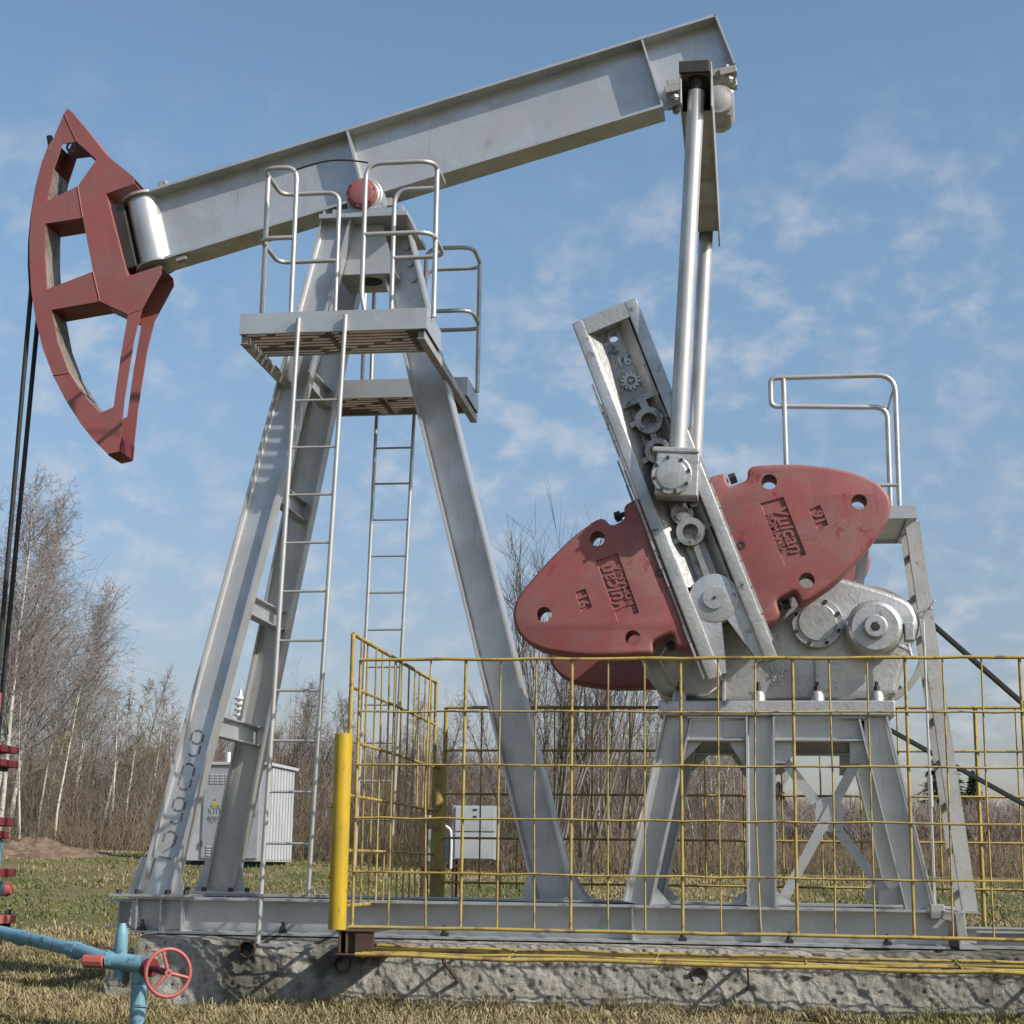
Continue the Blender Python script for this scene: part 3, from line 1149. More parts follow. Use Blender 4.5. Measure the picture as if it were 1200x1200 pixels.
def rail_set(y_front, y_back, flip, lx, mx, nx_, ox):
    """two looped guard rails; lx..mx left loop, nx_..ox right loop"""
    g = MB()
    zb = pz1 - 0.02
    for z in (zt, zmid):
        # left loop: runs from the front post round the end to the back post
        pts = [V((mx, y_front, z)), V((lx, y_front, z)), V((lx, y_back, z)), V((mx + 0.22, y_back, z))]
        if z == zt:
            pts = [V((mx, y_front, zb))] + pts + [V((mx + 0.22, y_back, zb))]
        g.tube(fillet(pts, 0.11, 6), RR * 0.92, 10)
        pts = [V((nx_, y_front, z)), V((ox, y_front, z)), V((ox, y_back, z)), V((nx_ + 0.12, y_back, z))]
        if z == zt:
            pts = [V((nx_ + 0.03, y_front, zb)), V((nx_, y_front, zb + 0.14))] + pts + [V((nx_ + 0.12, y_back, zb))]
        g.tube(fillet(pts, 0.13, 6), RR * 0.92, 10)
    for x in (lx, ox):
        g.tube([V((x, (y_front * 0.72 + y_back * 0.28), zb)), V((x, (y_front * 0.72 + y_back * 0.28), zt))], RR, 10)
    return g.build('guard_rail', TUBE, PJ, smooth=50)


rl = at(308, 204, PY0 + 0.03).x
rm = at(348, 204, PY0 + 0.03).x
rn = at(429, 200, PY0 + 0.03).x
ro = at(508, 200, PY0 + 0.03).x
rail_set(PY0 + 0.03, PY1 - 0.04, False, rl, rm, rn, ro)
rail_set(FY1 - 0.03, FY0 + 0.04, True, rl, rm, rn, ro)


q0_, q1_ = V((rm + 0.0, PY0 + 0.01, zt - 0.03)), V((rn + 0.02, PY0 + 0.01, zt))
MB().tube([q0_ + (q1_ - q0_) * t_ + V((0, 0, 0.05 * math.sin(math.pi * t_))) for t_ in np.linspace(0, 1, 12)], 0.007, 6).build('safety_wire', RUBBER, PJ, smooth=60)


# --- ladders
def ladder(tl, tr, bl, brr, rungs, z_top, step, r=0.017, name='ladder', rz0=None):
    L = MB().tube([tl, bl], r, 10).build(name, TUBE, PJ, smooth=60)
    MB().tube([tr, brr], r, 10).build('side_rail', TUBE, L, smooth=60)
    first = None
    for k in range(rungs):
        z = z_top - step * k
        a = tl.lerp(bl, (tl.z - z) / (tl.z - bl.z))
        b = tr.lerp(brr, (tr.z - z) / (tr.z - brr.z))
        MB().tube([a, b], 0.010, 8).build('rung', TUBE, L, smooth=60)
    return L


ly = PY0 - 0.03
tl, tr = at(350, 373, ly), at(405, 369, ly)
b_l, b_r = at(302, 1106, ly + 0.02), at(361, 1052, ly + 0.02)
z1r = at(365, 469, ly).z
lad = ladder(tl, tr, b_l, b_r, 11, z1r, (z1r - at(335, 1050, ly).z) / 10, 0.019)
fy = FY1 + 0.03
tl, tr = at(443, 455, fy), at(487, 455, fy)
b_l, b_r = at(414, 1045, fy), at(456, 1045, fy)
z1r = at(460, 525, fy).z
ladder(tl, tr, b_l, b_r, 11, z1r, 0.345, 0.017)
# stand-off bars at the ladder foot
mb = MB()
p = at(303, 1049, ly)
mb.bar(p, V((p.x + 0.62, p.y, p.z)), 0.02, 0.02)
mb.bar(V((p.x + 0.42, p.y, p.z)), V((p.x + 0.42, 0.0, p.z)), 0.02, 0.02)
p2 = at(303, 1107, ly)
mb.bar(p2, V((p2.x + 0.6, p2.y, p2.z)), 0.02, 0.02)
mb.build('foot_brackets', ALU_DIRTY, PJ)

# --- stencilled well number on the near leg
o, a, u, v, pt, pb = legs[0]
STROKES = {'9': [(0, 1, .5, .5, 0), ], }


def digit_bars(ch):
    # bars of a stencil digit in a 1 x 2 cell, with the bridges left open
    t = 0.20
    P = {'tl': (0, 1.12, 0.12, 1.85), 'top': None}
    seg = {
        'A': [(0.22, 1.9), (0.36, 2.0), (0.64, 2.0), (0.78, 1.9)],
        'F': [(0.02, 1.76), (0.02, 1.18)],
        'B': [(0.98, 1.76), (0.98, 1.18)],
        'G': [(0.22, 1.06), (0.36, 0.98), (0.64, 0.98), (0.80, 1.06)],
        'E': [(0.02, 0.84), (0.02, 0.28)],
        'C': [(0.98, 0.84), (0.98, 0.28)],
        'D': [(0.22, 0.10), (0.36, 0.0), (0.64, 0.0), (0.78, 0.10)],
        'X': [(0.92, 1.05), (0.30, 0.36)],
        'T': [(0.05, 0.0), (0.42, 0.0)],
        'U': [(0.58, 0.0), (0.98, 0.0)],
    }
    return [seg[k] for k in {'9': 'AFBGCD', '0': 'AFBECD', '2': 'FABXTU'}[ch]]


def stencil(chs, origin, d, up, w, h, gap, nrm, name, mat, parent, stack):
    """stack the digits one below another along -up"""
    for i, ch in enumerate(chs):
        mb = MB()
        off = stack * i
        for seg in digit_bars(ch):
            for k in range(len(seg) - 1):
                p = origin + off + d * (seg[k][0] * w) + up * (seg[k][1] * h / 2)
                q = origin + off + d * (seg[k + 1][0] * w) + up * (seg[k + 1][1] * h / 2)
                e = (q - p).normalized() * gap * 0.35
                mb.bar(p - e, q + e, gap, 0.002, up=nrm)
        mb.build(name, mat, parent)


upv = (pt - pb).normalized()
right = upv.cross(EY).normalized()
if right.x < 0:
    right = -right
orig = at(222, 884, NEAR_B - 0.0)
t = ((orig - pt).dot(-upv)) / (pb - pt).length
ctr = pt.lerp(pb, t)
ytop = ctr.y
stack_px = (at(178, 1000, 0.1) - at(222, 884, 0.1)).length / 3
wdir = (pb - pt).normalized()
o0 = pt + wdir * ((orig - pt).dot(wdir)) - right * 0.065
nv = legs[0][3]
stencil('9092', o0 - nv * 0.0085, right, upv, 0.10, 0.205, 0.015, nv, 'stencilled_digit', STENCIL, legs[0][0], wdir * stack_px)

# --- gear-box stand
GY0 = 0.02
STB = SK_T + 0.002
st_top = at(900, 839, GY0).z
st_bot = at(900, 868, GY0).z
sx0, sx1 = at(772, 850, GY0).x, at(1048, 850, GY0).x


def chan_leg(tp, bp, wt, y0, y1, name='stand_leg'):
    """I section leg whose web faces the camera"""
    pt_, pb_ = V(tp), V(bp)
    a = (pb_ - pt_).normalized()
    u = a.cross(EY).normalized()
    mb = MB().ibeam(pt_, pb_, u, EY, wt, y1 - y0, 0.012, 0.014)
    return mb.build(name, ALU, PJ)


for yb in (NEAR_B, FAR_B):
    dyv = yb - NEAR_B
    y0, y1 = yb - 0.09, yb + 0.09

    def P(px, py):
        q = at(px, py, NEAR_B)
        return V((q.x, yb, q.z))
    for (tx, bx) in ((789, 747), (891, 893), (1029, 1078)):
        tp = P(tx, 869); bp = P(bx, 1061)
        tp.z = st_top - 0.002 if tx != 891 else st_top - 0.002
        k = (tp.z - P(tx, 869).z) / (P(tx, 869).z - bp.z)
        tp.x += (P(tx, 869).x - bp.x) * k
        bp.z = STB + 0.002
        chan_leg(tp, bp, 0.215, y0, y1)
    # top girder in two lengths between the legs
    for (xa, xb) in ((806, 873), (908, 1013)):
        a_, b_ = P(xa, 853), P(xb, 853)
        MB().ibeam(V((a_.x, yb, (st_top + st_bot) / 2)), V((b_.x, yb, (st_top + st_bot) / 2)), EZ, EY, st_top - st_bot - 0.004, 0.15, 0.012, 0.014).build(
            'stand_girder', ALU, PJ)
    # corner plates
    for quad in (([(803, 868), (824, 868), (796, 897), (797, 890)]), ([(853, 868), (873, 868), (873, 899), ]), ([(908, 868), (931, 868), (931, 884), (920, 894), (908, 894)]),
                 ([(996, 868), (1014, 868), (1020, 895), (996, 895)]), ([(765, 1035), (786, 1060), (762, 1060)]), ([(873, 1046), (855, 1060), (874, 1060)]),
                 ([(910, 1046), (932, 1060), (910, 1060)]), ([(1058, 1038), (1030, 1044), (1030, 1060), (1060, 1060)])):
        q = [(P(x, y).x, max(P(x, y).z, STB + 0.001)) for x, y in quad]
        MB().plate(q, yb + 0.012, yb + 0.026).build('corner_plate', ALU, PJ)
# X brace between middle and right legs, in the rear half of the near frame
yx = NEAR_B + 0.06
mb = MB().bar(at(1012, 877, yx), at(917, 1056, yx), 0.075, 0.012, up=(0, 1, 0)); mb.build('diagonal_brace', ALU, PJ)
mb = MB().bar(at(921, 894, yx + 0.03), at(1042, 1051, yx + 0.03), 0.075, 0.014, up=(0, 1, 0)); mb.build('diagonal_brace', ALU, PJ)
MB().plate([xz(956, 940, yx + 0.016), xz(964, 934, yx), xz(981, 936, yx), xz(989, 944, yx), xz(988, 974, yx), xz(955, 974, yx)], yx + 0.010, yx + 0.020).build(
    'brace_plate', ALU, PJ)

# --- gear box
GF, GB = 0.24, 1.56
bz0 = at(900, 839, GY0).z + 0.002
bz1 = at(900, 821, GY0).z
mb = MB()
mb.span((at(772, 830, GY0).x, GY0 - 0.02, bz0), (at(1049, 830, GY0).x, 1.80, bz1))
gb_base = mb
gpx = [(752, 770), (760, 795), (787, 821), (1049, 821), (1052, 800), (1064, 760), (1077, 738), (1074, 716), (1060, 700), (985, 677), (955, 672), (925, 668),
       (895, 652), (865, 640), (835, 636), (800, 645), (772, 668), (755, 705), (749, 740)]
gxz = chaikin([xz(x, y, GF) for x, y in gpx], 2)
g = MB().plate(gxz, GF, GB, rnd=0.035)
gbox = g.build('gearbox', CAST, PJ, smooth=40)
gb_base.build('gearbox_base', CAST, gbox, bevel=0.01)
# rim of the casing (parting flange along the outline)
seam = MB()
rim = [V((a, GF + 0.10, b)) for a, b in gxz]
seam.tube(rim, 0.018, 6, closed=True)
seam.build('casing_seam', CAST, gbox, smooth=60)
# vertical ribs + base bolts
rb = MB()
for px in (848, 957):
    x = at(px, 790, GF).x
    rb.box((x, GF - 0.02, (at(px, 770, GF).z + bz1) / 2), (0.014, 0.03, (at(px, 770, GF).z - bz1) / 2))
rb.build('casing_rib', CAST, gbox, bevel=0.006)
for px in (796, 889, 958, 1028):
    x = at(px, 820, 0.08).x
    q = MB()
    q.lathe((x, 0.10, bz1 + 0.001), EZ, [(0, 0.055), (0.05, 0.050), (0.075, 0.035), (0.078, 0.032)], 18)
    b = q.build('bolt_boss', CAST, gbox, smooth=40)
    MB().cyl((x, 0.10, bz1 + 0.079), (x, 0.10, bz1 + 0.115), 0.026, 6).cyl((x, 0.10, bz1 + 0.11), (x, 0.10, bz1 + 0.15), 0.014, 8).build('base_bolt', BOLT, b)
# casting sump on the left
q = MB()
s_ = chaikin([xz(x, y, 0.12) for x, y in ((765, 755), (790, 815), (842, 815), (846, 770), (838, 745))], 1)
q.plate(s_, 0.14, GF + 0.02, rnd=0.02)
q.build('casing_sump', CAST, gbox, smooth=40)


def flange_cap(px, py, y0, y1, rpx, inner, name, nb, mat=CAST):
    p = at(px, py, y0)
    r = rpx * (y0 - CAM.y) / F_PX * 1.02
    q = MB()
    q.lathe((p.x, y0, p.z), EY, [(0, r * inner - 0.01), (0.012, r * inner), (0.014, r * 0.98), (0.02, r), (y1 - y0, r)], 40)
    c = q.build(name, mat, gbox, smooth=30)
    bb = MB()
    for k in range(nb):
        a_ = 2 * math.pi * k / nb + 0.4
        bb.hexbolt((p.x + r * 0.88 * math.cos(a_), y0 + 0.014, p.z + r * 0.88 * math.sin(a_)), -EY, 0.016, 0.022)
    bb.build('cap_bolts', BOLT, c)
    return c, p, r


flange_cap(958, 729, GF - 0.14, GF + 0.02, 29, 0.76, 'bearing_cover', 8)
# brake drum on the high-speed shaft
p = at(1026, 734, GF - 0.34)
r = 33 * (GF - 0.34 - CAM.y) / F_PX
q = MB()
q.lathe((p.x, GF - 0.34, p.z), EY, [(0, r * 0.34), (0.008, r * 0.42), (0.03, r * 0.44), (0.032, r * 0.80), (0.05, r * 0.92), (0.09, r), (0.30, r), (0.34, r * 0.98)], 44)
drum = q.build('brake_drum', CAST, gbox, smooth=28)
q = MB().lathe((p.x, GF - 0.362, p.z), EY, [(0, r * 0.13), (0.008, r * 0.17), (0.021, r * 0.2)], 24)
q.build('shaft_end', BOLT, drum, smooth=30)
q = MB()
q.tube_exact([V((p.x, GF - 0.355, p.z)), V((p.x, GF - 0.342, p.z))], [r * 0.36, r * 0.38], EY, 30)
q.build('drum_hub', CAST, drum, smooth=30)
# brake lever bracket at the right of the drum
q = MB()
q.box(at(1061, 728, GF - 0.2), (0.06, 0.05, 0.04))
q.box(at(1065, 741, GF - 0.22), (0.035, 0.06, 0.07))
q.bar(at(1052, 756, GF - 0.25), at(1066, 762, GF - 0.25), 0.03, 0.03)
q.bar(at(1064, 754, GF - 0.25), at(1068, 770, GF - 0.25), 0.025, 0.03)
q.build('brake_bracket', CAST, gbox, bevel=0.008)
p0, p1 = at(1082, 728, 0.06), at(1096, 1062, 0.06)
pm, pm2 = p0.lerp(p1, 0.55), p0.lerp(p1, 0.66)
MB().tube([p0, p1], 0.010, 8).tube([pm, pm2], 0.019, 8).build('brake_rod', TUBE, PJ, smooth=60)
q = MB()
q.bar(at(1072, 718, 0.05), at(1092, 712, 0.05), 0.03, 0.02)
q.bar(at(1080, 725, 0.05), at(1096, 703, 0.05), 0.02, 0.02)
q.box(at(1098, 1068, 0.03), (0.05, 0.05, 0.05))
q.bar(at(1104, 1072, 0.0), at(1130, 1076, 0.0), 0.07, 0.06)
q.bar(at(1124, 1070, -0.02), at(1128, 1102, -0.02), 0.07, 0.04)
q.build('linkages', ALU_DIRTY, PJ, bevel=0.006)
# raised casting marks
place_text('casting_mark', '00', 0.105, 0.004, at(911, 783, GF - 0.004), EX, EZ, CAST, gbox, bold=0.004)
place_text('casting_mark', '35', 0.105, 0.004, at(911, 798, GF - 0.004), EX, EZ, CAST, gbox, bold=0.004)

# --- big belt pulley on the far side, belts and motor
pc = at(1014, 757, 1.86)
PR = 68 * (1.86 - CAM.y) / F_PX * 1.03
q = MB()
q.lathe((pc.x, 1.80, pc.z), EY, [(0, PR - 0.055), (0.0, PR), (0.16, PR), (0.16, PR - 0.055)], 56)
q.f = q.f[:-2]
for k in range(56):
    k2 = (k + 1) % 56
    q.f.append((k, k2, 3 * 56 + k2, 3 * 56 + k))
q.lathe((pc.x, 1.78, pc.z), EY, [(0, 0.06), (0.01, 0.09), (0.19, 0.09), (0.2, 0.06)], 24)
for k in range(5):
    a_ = k * 2 * math.pi / 5 + 0.3
    q.bar(V((pc.x + 0.07 * math.cos(a_), 1.88, pc.z + 0.07 * math.sin(a_))),
          V((pc.x + (PR - 0.04) * math.cos(a_), 1.88, pc.z + (PR - 0.04) * math.sin(a_))), 0.07, 0.05)
q.build('belt_pulley', ALU_DIRTY, PJ, smooth=40)
MB().cyl((pc.x, 1.45, pc.z), (pc.x, 1.79, pc.z), 0.05, 20).build('pulley_shaft', BOLT, PJ, smooth=40)
mc = at(1432, 1052, 1.88)
MR = 0.11
q = MB()
dv = V((mc.x - pc.x, 0, mc.z - pc.z)); dl = dv.length
dvn = dv.normalized(); nvv = V((-dvn.z, 0, dvn.x))
sa = (PR - MR) / dl
for s in (1, -1):
    nn = (dvn * sa + nvv * s * math.sqrt(1 - sa * sa))
    for yy in (1.84, 1.88, 1.92):
        a_ = pc + nn * (PR + 0.008); b_ = mc + nn * (MR + 0.008)
        a_.y = b_.y = yy
        q.bar(a_, b_, 0.03, 0.030)
q.build('drive_belt', RUBBER, PJ)
q = MB()
q.lathe((mc.x, 1.80, mc.z), EY, [(0, MR), (0.16, MR)], 28)
q.lathe((mc.x, 0.98, mc.z), EY, [(0, 0.12), (0.03, 0.20), (0.10, 0.22), (0.60, 0.22), (0.68, 0.17), (0.70, 0.05), (0.82, 0.04)], 32)
for k in range(24):
    a_ = k * 2 * math.pi / 24
    q.box((mc.x + 0.225 * math.cos(a_), 1.33, mc.z + 0.225 * math.sin(a_)), (0.012, 0.24, 0.004),
          (V((math.cos(a_), 0, math.sin(a_))), EY, V((-math.sin(a_), 0, math.cos(a_)))))
mzb = SK_B + 0.122
for yy in (1.12, 1.52):
    q.span((mc.x - 0.2, yy - 0.04, mzb), (mc.x + 0.2, yy + 0.04, mc.z - 0.15))
q.build('motor', ALU_DIRTY, PJ, smooth=35)

# --- cranks
KY = YC - 1.30                   # face of the near crank
CW = 0.24                        # depth of the crank casting


def crank_parts(near):
    """cast crank arm with its two side rails, sunk web and bosses; mirrored on the far side"""
    def Y(y):
        return y if near else 2 * YC - y

    def Q(px, py, y=KY):
        p = at(px, py, y if y < KY + 0.2 else KY)
        return (p.x, p.z)

    def pl(mb, pts, y0, y1, **k):
        a, b = Y(y0), Y(y1)
        mb.plate(pts, min(a, b), max(a, b), **k)
    full = [(672, 378), (743, 349), (911, 769), (889, 775), (846, 716), (851, 791), (830, 797)]
    body = MB()
    hole = [circ(*Q(717, 389), 0.040, 18), circ(*Q(799, 600), 0.052, 18), circ(*Q(779, 561), 0.03, 12)]
    pl(body, [Q(x, y) for x, y in full], KY + 0.13, KY + CW, holes=hole)
    cr = body.build('crank', CAST_SHADE, PJ, smooth=30)
    rails = MB()
    pl(rails, [Q(x, y) for x, y in ((670, 379), (682, 374), (846, 792), (830, 798))], KY, KY + 0.135, rnd=0.012 if near else 0)
    pl(rails, [Q(x, y) for x, y in ((731, 354), (745, 348), (911, 769), (896, 773))], KY, KY + 0.135, rnd=0.012 if near else 0)
    pl(rails, [Q(x, y) for x, y in ((680, 375), (733, 353), (740, 370), (687, 392))], KY + 0.004, KY + 0.135)
    rails.build('rails', CAST, cr, smooth=50)
    # toothed rack strips along the outer edges
    rk = MB()
    for (x0, y0_, x1, y1_) in ((694, 449, 752, 601), (752, 601, 826, 795), (794, 472, 905, 752)):
        steps = 9
        for k in range(steps):
            t0, t1 = k / steps, (k + 0.96) / steps
            s = -1 if x0 < 790 else 1
            w = 3.5
            a = (x0 + (x1 - x0) * t0, y0_ + (y1_ - y0_) * t0); b = (x0 + (x1 - x0) * t1, y0_ + (y1_ - y0_) * t1)
            j = random.uniform(-1.2, 1.2)
            pl(rk, [Q(a[0] + (w + j) * -s * 0.2, a[1]), Q(a[0] + s * (w + j) * 0.5, a[1] - s * 2), Q(b[0] + s * (w + j) * 0.5, b[1] - s * 2), Q(b[0] + (w + j) * -s * 0.2, b[1])],
               KY + 0.010 + random.uniform(0, 0.012), KY + 0.10)
        rk.build('rack_strip', ALU_DIRTY, cr)
        rk = MB()
    if near:
        # sloping inner flanks of the rails
        fl_ = MB()
        L0, L1 = Q(683, 376), Q(805, 688)
        M0, M1 = Q(710, 398), Q(826, 684)
        fl_.add([(L0[0], KY + 0.012, L0[1]), (L1[0], KY + 0.012, L1[1]), (M1[0] - 0.03, KY + 0.131, M1[1]), (M0[0] - 0.02, KY + 0.131, M0[1])], [(0, 1, 2, 3)])
        R0, R1 = Q(732, 362), Q(860, 690)
        S0, S1 = Q(724, 384), Q(848, 690)
        fl_.add([(R0[0], KY + 0.012, R0[1]), (R1[0], KY + 0.012, R1[1]), (S1[0], KY + 0.131, S1[1]), (S0[0], KY + 0.131, S0[1])], [(0, 1, 2, 3)])
        fl_.build('flanks', CAST, cr)
    # bosses and ribs
    bs = MB()

    def ring(px, py, ro, ri, y0, y1):
        c = Q(px, py)
        pl(bs, circ(*c, ro, 26), y0, y1, holes=[circ(*c, ri, 22)])
    ring(760, 491, 0.105, 0.060, KY + 0.03, KY + 0.13)
    ring(771, 527, 0.100, 0.060, KY + 0.03, KY + 0.13)
    ring(809, 622, 0.108, 0.060, KY + 0.02, KY + 0.13)
    ring(799, 600, 0.085, 0.052, KY + 0.05, KY + 0.129)
    for (a, b, w) in (((752, 468), (757, 478), 9), ((764, 505), (768, 515), 7), ((815, 637), (829, 675), 7), ((725, 476), (772, 456), 6), ((738, 497), (747, 492), 6),
                      ((773, 486), (783, 483), 5), ((751, 540), (760, 535), 6), ((789, 634), (797, 630), 6), ((824, 616), (836, 611), 6), ((806, 592), (820, 588), 5)):
        d = V((b[0] - a[0], b[1] - a[1])).normalized(); n_ = V((-d.y, d.x)) * w / 2
        pl(bs, [Q(a[0] + n_.x, a[1] + n_.y), Q(b[0] + n_.x, b[1] + n_.y), Q(b[0] - n_.x, b[1] - n_.y), Q(a[0] - n_.x, a[1] - n_.y)], KY + 0.05, KY + 0.1285)
    bs.build('bosses', CAST_SHADE, cr, smooth=40)
    ft = MB()
    pl(ft, [Q(x, y) for x, y in ((803, 700), (838, 790), (851, 788), (845, 724), (836, 712))], KY + 0.035, KY + 0.1275)
    pl(ft, [Q(x, y) for x, y in ((850, 722), (889, 774), (900, 770), (872, 700), (858, 700))], KY + 0.035, KY + 0.1275)
    ft.build('clamp_jaw', CAST, cr)
    hb = MB()
    c = Q(837, 700)
    pl(hb, circ(*c, 0.185, 40), KY + 0.03, KY + 0.129, rnd=0.008 if near else 0)
    pl(hb, circ(*c, 0.083, 30), KY + 0.012, KY + 0.028)
    sh = [(815, 716), (846, 735), (846, 728), (836, 712)]
    hub = hb.build('crank_hub', CAST, cr, smooth=40)
    MB().cyl((c[0], Y(KY + 0.011), c[1]), (c[0], Y(KY + 0.006), c[1]), 0.012, 12).build('centre_mark', BOLT, hub)
    # shaft through to the gear box
    MB().cyl((c[0], Y(KY + CW), c[1]), (c[0], Y(GF + 0.02), c[1]), 0.15, 32).build('crank_shaft', BOLT, cr, smooth=40)
    return cr, Q, pl


crank_n, Q, pl = crank_parts(True)
crank_f, Qf, plf = crank_parts(False)
# dark floor behind pin holes, casting marks on the near crank
ax_up = (at(707.5, 363, KY) - at(837, 700, KY)).normalized()
ax_rt = V((ax_up.z, 0, -ax_up.x))
place_text('casting_mark', '16', 0.12, 0.006, at(731, 424, KY + 0.126), ax_rt, ax_up, CAST, crank_n, bold=0.003)
em = MB()
c = at(738, 441, KY)
for k in range(12):
    a_ = k * math.pi / 6
    em.box((c.x + 0.062 * math.cos(a_), KY + 0.122, c.z + 0.062 * math.sin(a_)), (0.012, 0.008, 0.010), (V((math.cos(a_), 0, math.sin(a_))), EY, V((-math.sin(a_), 0, math.cos(a_)))))
em.plate(circ(c.x, c.z, 0.055, 20), KY + 0.116, KY + 0.129, holes=[circ(c.x, c.z, 0.036, 18)])
em.box((c.x, KY + 0.122, c.z), (0.02, 0.007, 0.006), (ax_rt, EY, ax_up)).box((c.x, KY + 0.1225, c.z), (0.006, 0.007, 0.02), (ax_rt, EY, ax_up))
em.build('gear_emblem', CAST, crank_n)

# --- counterweights
LW = [(757, 583), (745, 584), (731, 592), (732, 606), (730, 609), (719, 615), (714, 614), (709, 608), (703, 607), (696, 610), (670, 629), (640, 659), (613, 690), (603, 706),
      (600.5, 722), (605, 739), (616, 752), (636, 762), (680, 768), (720, 768.5), (763, 766), (765, 762), (764, 753), (768, 749), (785, 742), (789, 744), (791, 757), (800, 759), (826, 755)]
RW = [(822, 566), (829, 559), (847, 554), (850, 556), (853, 567), (857, 569), (873, 563), (876, 560), (876, 551), (882, 545), (930, 543), (973, 547), (1007, 555), (1030, 566),
      (1041, 578), (1045, 593), (1041, 608), (1017, 641), (984, 678), (944, 706), (938, 706), (933, 694), (929, 693), (911, 702), (910, 706), (915, 721), (902, 731), (893, 731), (886, 720)]
WF, WT = KY + 0.035, 0.27


def weight(outl, holes, panels, near, gname):
    def Q2(px, py):
        p = at(px, py, WF)
        return (p.x, p.z)
    y0, y1 = (WF, WF + WT) if near else (2 * YC - WF - WT, 2 * YC - WF)
    pts = chaikin([Q2(x, y) for x, y in outl], 1, 0.2)
    hs = [circ(*Q2(x, y), 0.058, 22) for x, y in holes]
    rc = [[Q2(x, y) for x, y in p] for p in panels] if near else []
    mb = MB().plate(pts, y0, y1, holes=hs, recess=rc, rd=0.016, rnd=0.026)
    return mb.build('counterweight', RED, PJ, smooth=42)


LH = [(700, 631), (637.5, 720), (741.5, 747.5)]
RH = [(901.5, 564.5), (1007, 588), (945.5, 680)]
LP = [[(698, 657), (724, 648), (749, 718), (724, 729)], [(674, 694), (686, 689.5), (694, 711.5), (681, 718)]]
RP = [[(890.5, 590), (918, 582), (945, 650), (919, 662)], [(948, 597.5), (961, 591.5), (971, 615), (958, 621)]]
cwl = weight(LW, LH, LP, True, '')
cwr = weight(RW, RH, RP, True, '')
weight(LW, LH, LP, False, '')
weight(RW, RH, RP, False, '')


def panel_text(parent, panel, numbox, flip):
    A = [at(x, y, WF) for x, y in panel]
    ctr = sum(A, V()) / 4
    d = ((A[3] - A[0]) + (A[2] - A[1])).normalized()
    d.y = 0; d.normalize()
    u = V((-d.z, 0, d.x))
    if flip:
        d, u = -d, -u
    ctr.y = WF + 0.013
    place_text('cast_lettering', 'Vulcan', 0.165, 0.008, ctr + u * 0.035, d, u, RED, parent, shear=0.25, bold=0.003, sx=0.86)
    place_text('cast_lettering', 'ROMANIA', 0.075, 0.007, ctr - u * 0.058, d, u, RED, parent, bold=0.002, sx=0.95)
    A = [at(x, y, WF) for x, y in numbox]
    c2 = sum(A, V()) / 4
    c2.y = WF + 0.013
    place_text('cast_number', '91', 0.115, 0.010, c2, d, u, RED, parent, bold=0.004, sx=0.9)


panel_text(cwr, RP[0], RP[1], False)
panel_text(cwl, LP[0], LP[1], True)
# clamp bolts of the weights
for (px, py, par, s) in ((725, 605, cwl, 1), (858, 561, cwr, -1), (787, 757, cwl, 1), (921, 709, cwr, -1)):
    p = at(px, py, WF + 0.14)
    q = MB()
    q.cyl(p - ax_rt * 0.035, p + ax_rt * 0.10 * s, 0.020, 10)
    q.cyl(p - ax_rt * 0.03 * s, p + ax_rt * 0.02 * s, 0.042, 6)
    q.build('clamp_bolt', BOLT, par, smooth=40)
for (px, py, par) in ((773.5, 671, cwl), (868.5, 639, cwr)):
    p = at(px, py, WF)
    q = MB().plate(circ(p.x, p.z, 0.032, 20), WF - 0.006, WF + 0.004, holes=[circ(p.x, p.z, 0.018, 16)])
    q.build('plug_ring', BOLT, par, smooth=40)

# --- pitman arms and wrist-pin housings
PYN = KY - 0.10
for near in (True, False):
    y_pin = PYN if near else 2 * YC - PYN
    bot = at(794, 531, PYN); top = at(816, 108, PYN)
    # far arm is the mirror image
    b_, t_ = V((bot.x, y_pin, bot.z)), V((top.x, y_pin, top.z))
    arm = MB().tube([b_, t_], 0.066, 24).build('pitman_arm', TUBE, PJ, smooth=60)
    sgn = -1 if near else 1
    hx = at(791, 559, PYN)
    dd = (t_ - b_).normalized(); ss = V((dd.z, 0, -dd.x))
    hous = MB()
    hc = V((hx.x, y_pin, hx.z))
    hous.box(hc + ss * 0.02, (0.16, 0.10, 0.165), (ss, EY, dd))
    hous.box(hc + dd * 0.185, (0.175, 0.11, 0.022), (ss, EY, dd))
    h_ = hous.build('wrist_pin_housing', CAST, arm, bevel=0.012)
    lidc = V((hx.x - 0.02, y_pin + sgn * 0.101, hx.z - 0.01))
    q = MB().lathe(lidc, V((0, sgn, 0)), [(0, 0.150), (0.022, 0.150), (0.026, 0.145), (0.026, 0.115), (0.034, 0.11), (0.036, 0.10)], 36)
    l_ = q.build('pin_cover', CAST, h_, smooth=30)
    q = MB()
    for k in range(8):
        a_ = k * math.pi / 4 + 0.2
        q.hexbolt(lidc + V((0.132 * math.cos(a_), sgn * 0.026, 0.132 * math.sin(a_))), V((0, sgn, 0)), 0.014, 0.016)
    q.build('cover_bolts', BOLT, l_)
    MB().cyl(V((hc.x, y_pin - sgn * 0.09, hc.z)), V((hc.x, (KY + CW) if near else 2 * YC - KY - CW, hc.z)), 0.058, 20).build('wrist_pin', BOLT, h_)
    # upper end fork at the equaliser
    q = MB()
    q.cyl(t_ - dd * 0.02, t_ + dd * 0.14, 0.062, 20)
    q.build('arm_head', BOLT, arm, smooth=40)

# --- equaliser beam between the pitman tops
top = at(816, 108, PYN)
eqz = top.z + 0.02
q = MB()
xa, xb = top.x - 0.125, top.x + 0.125
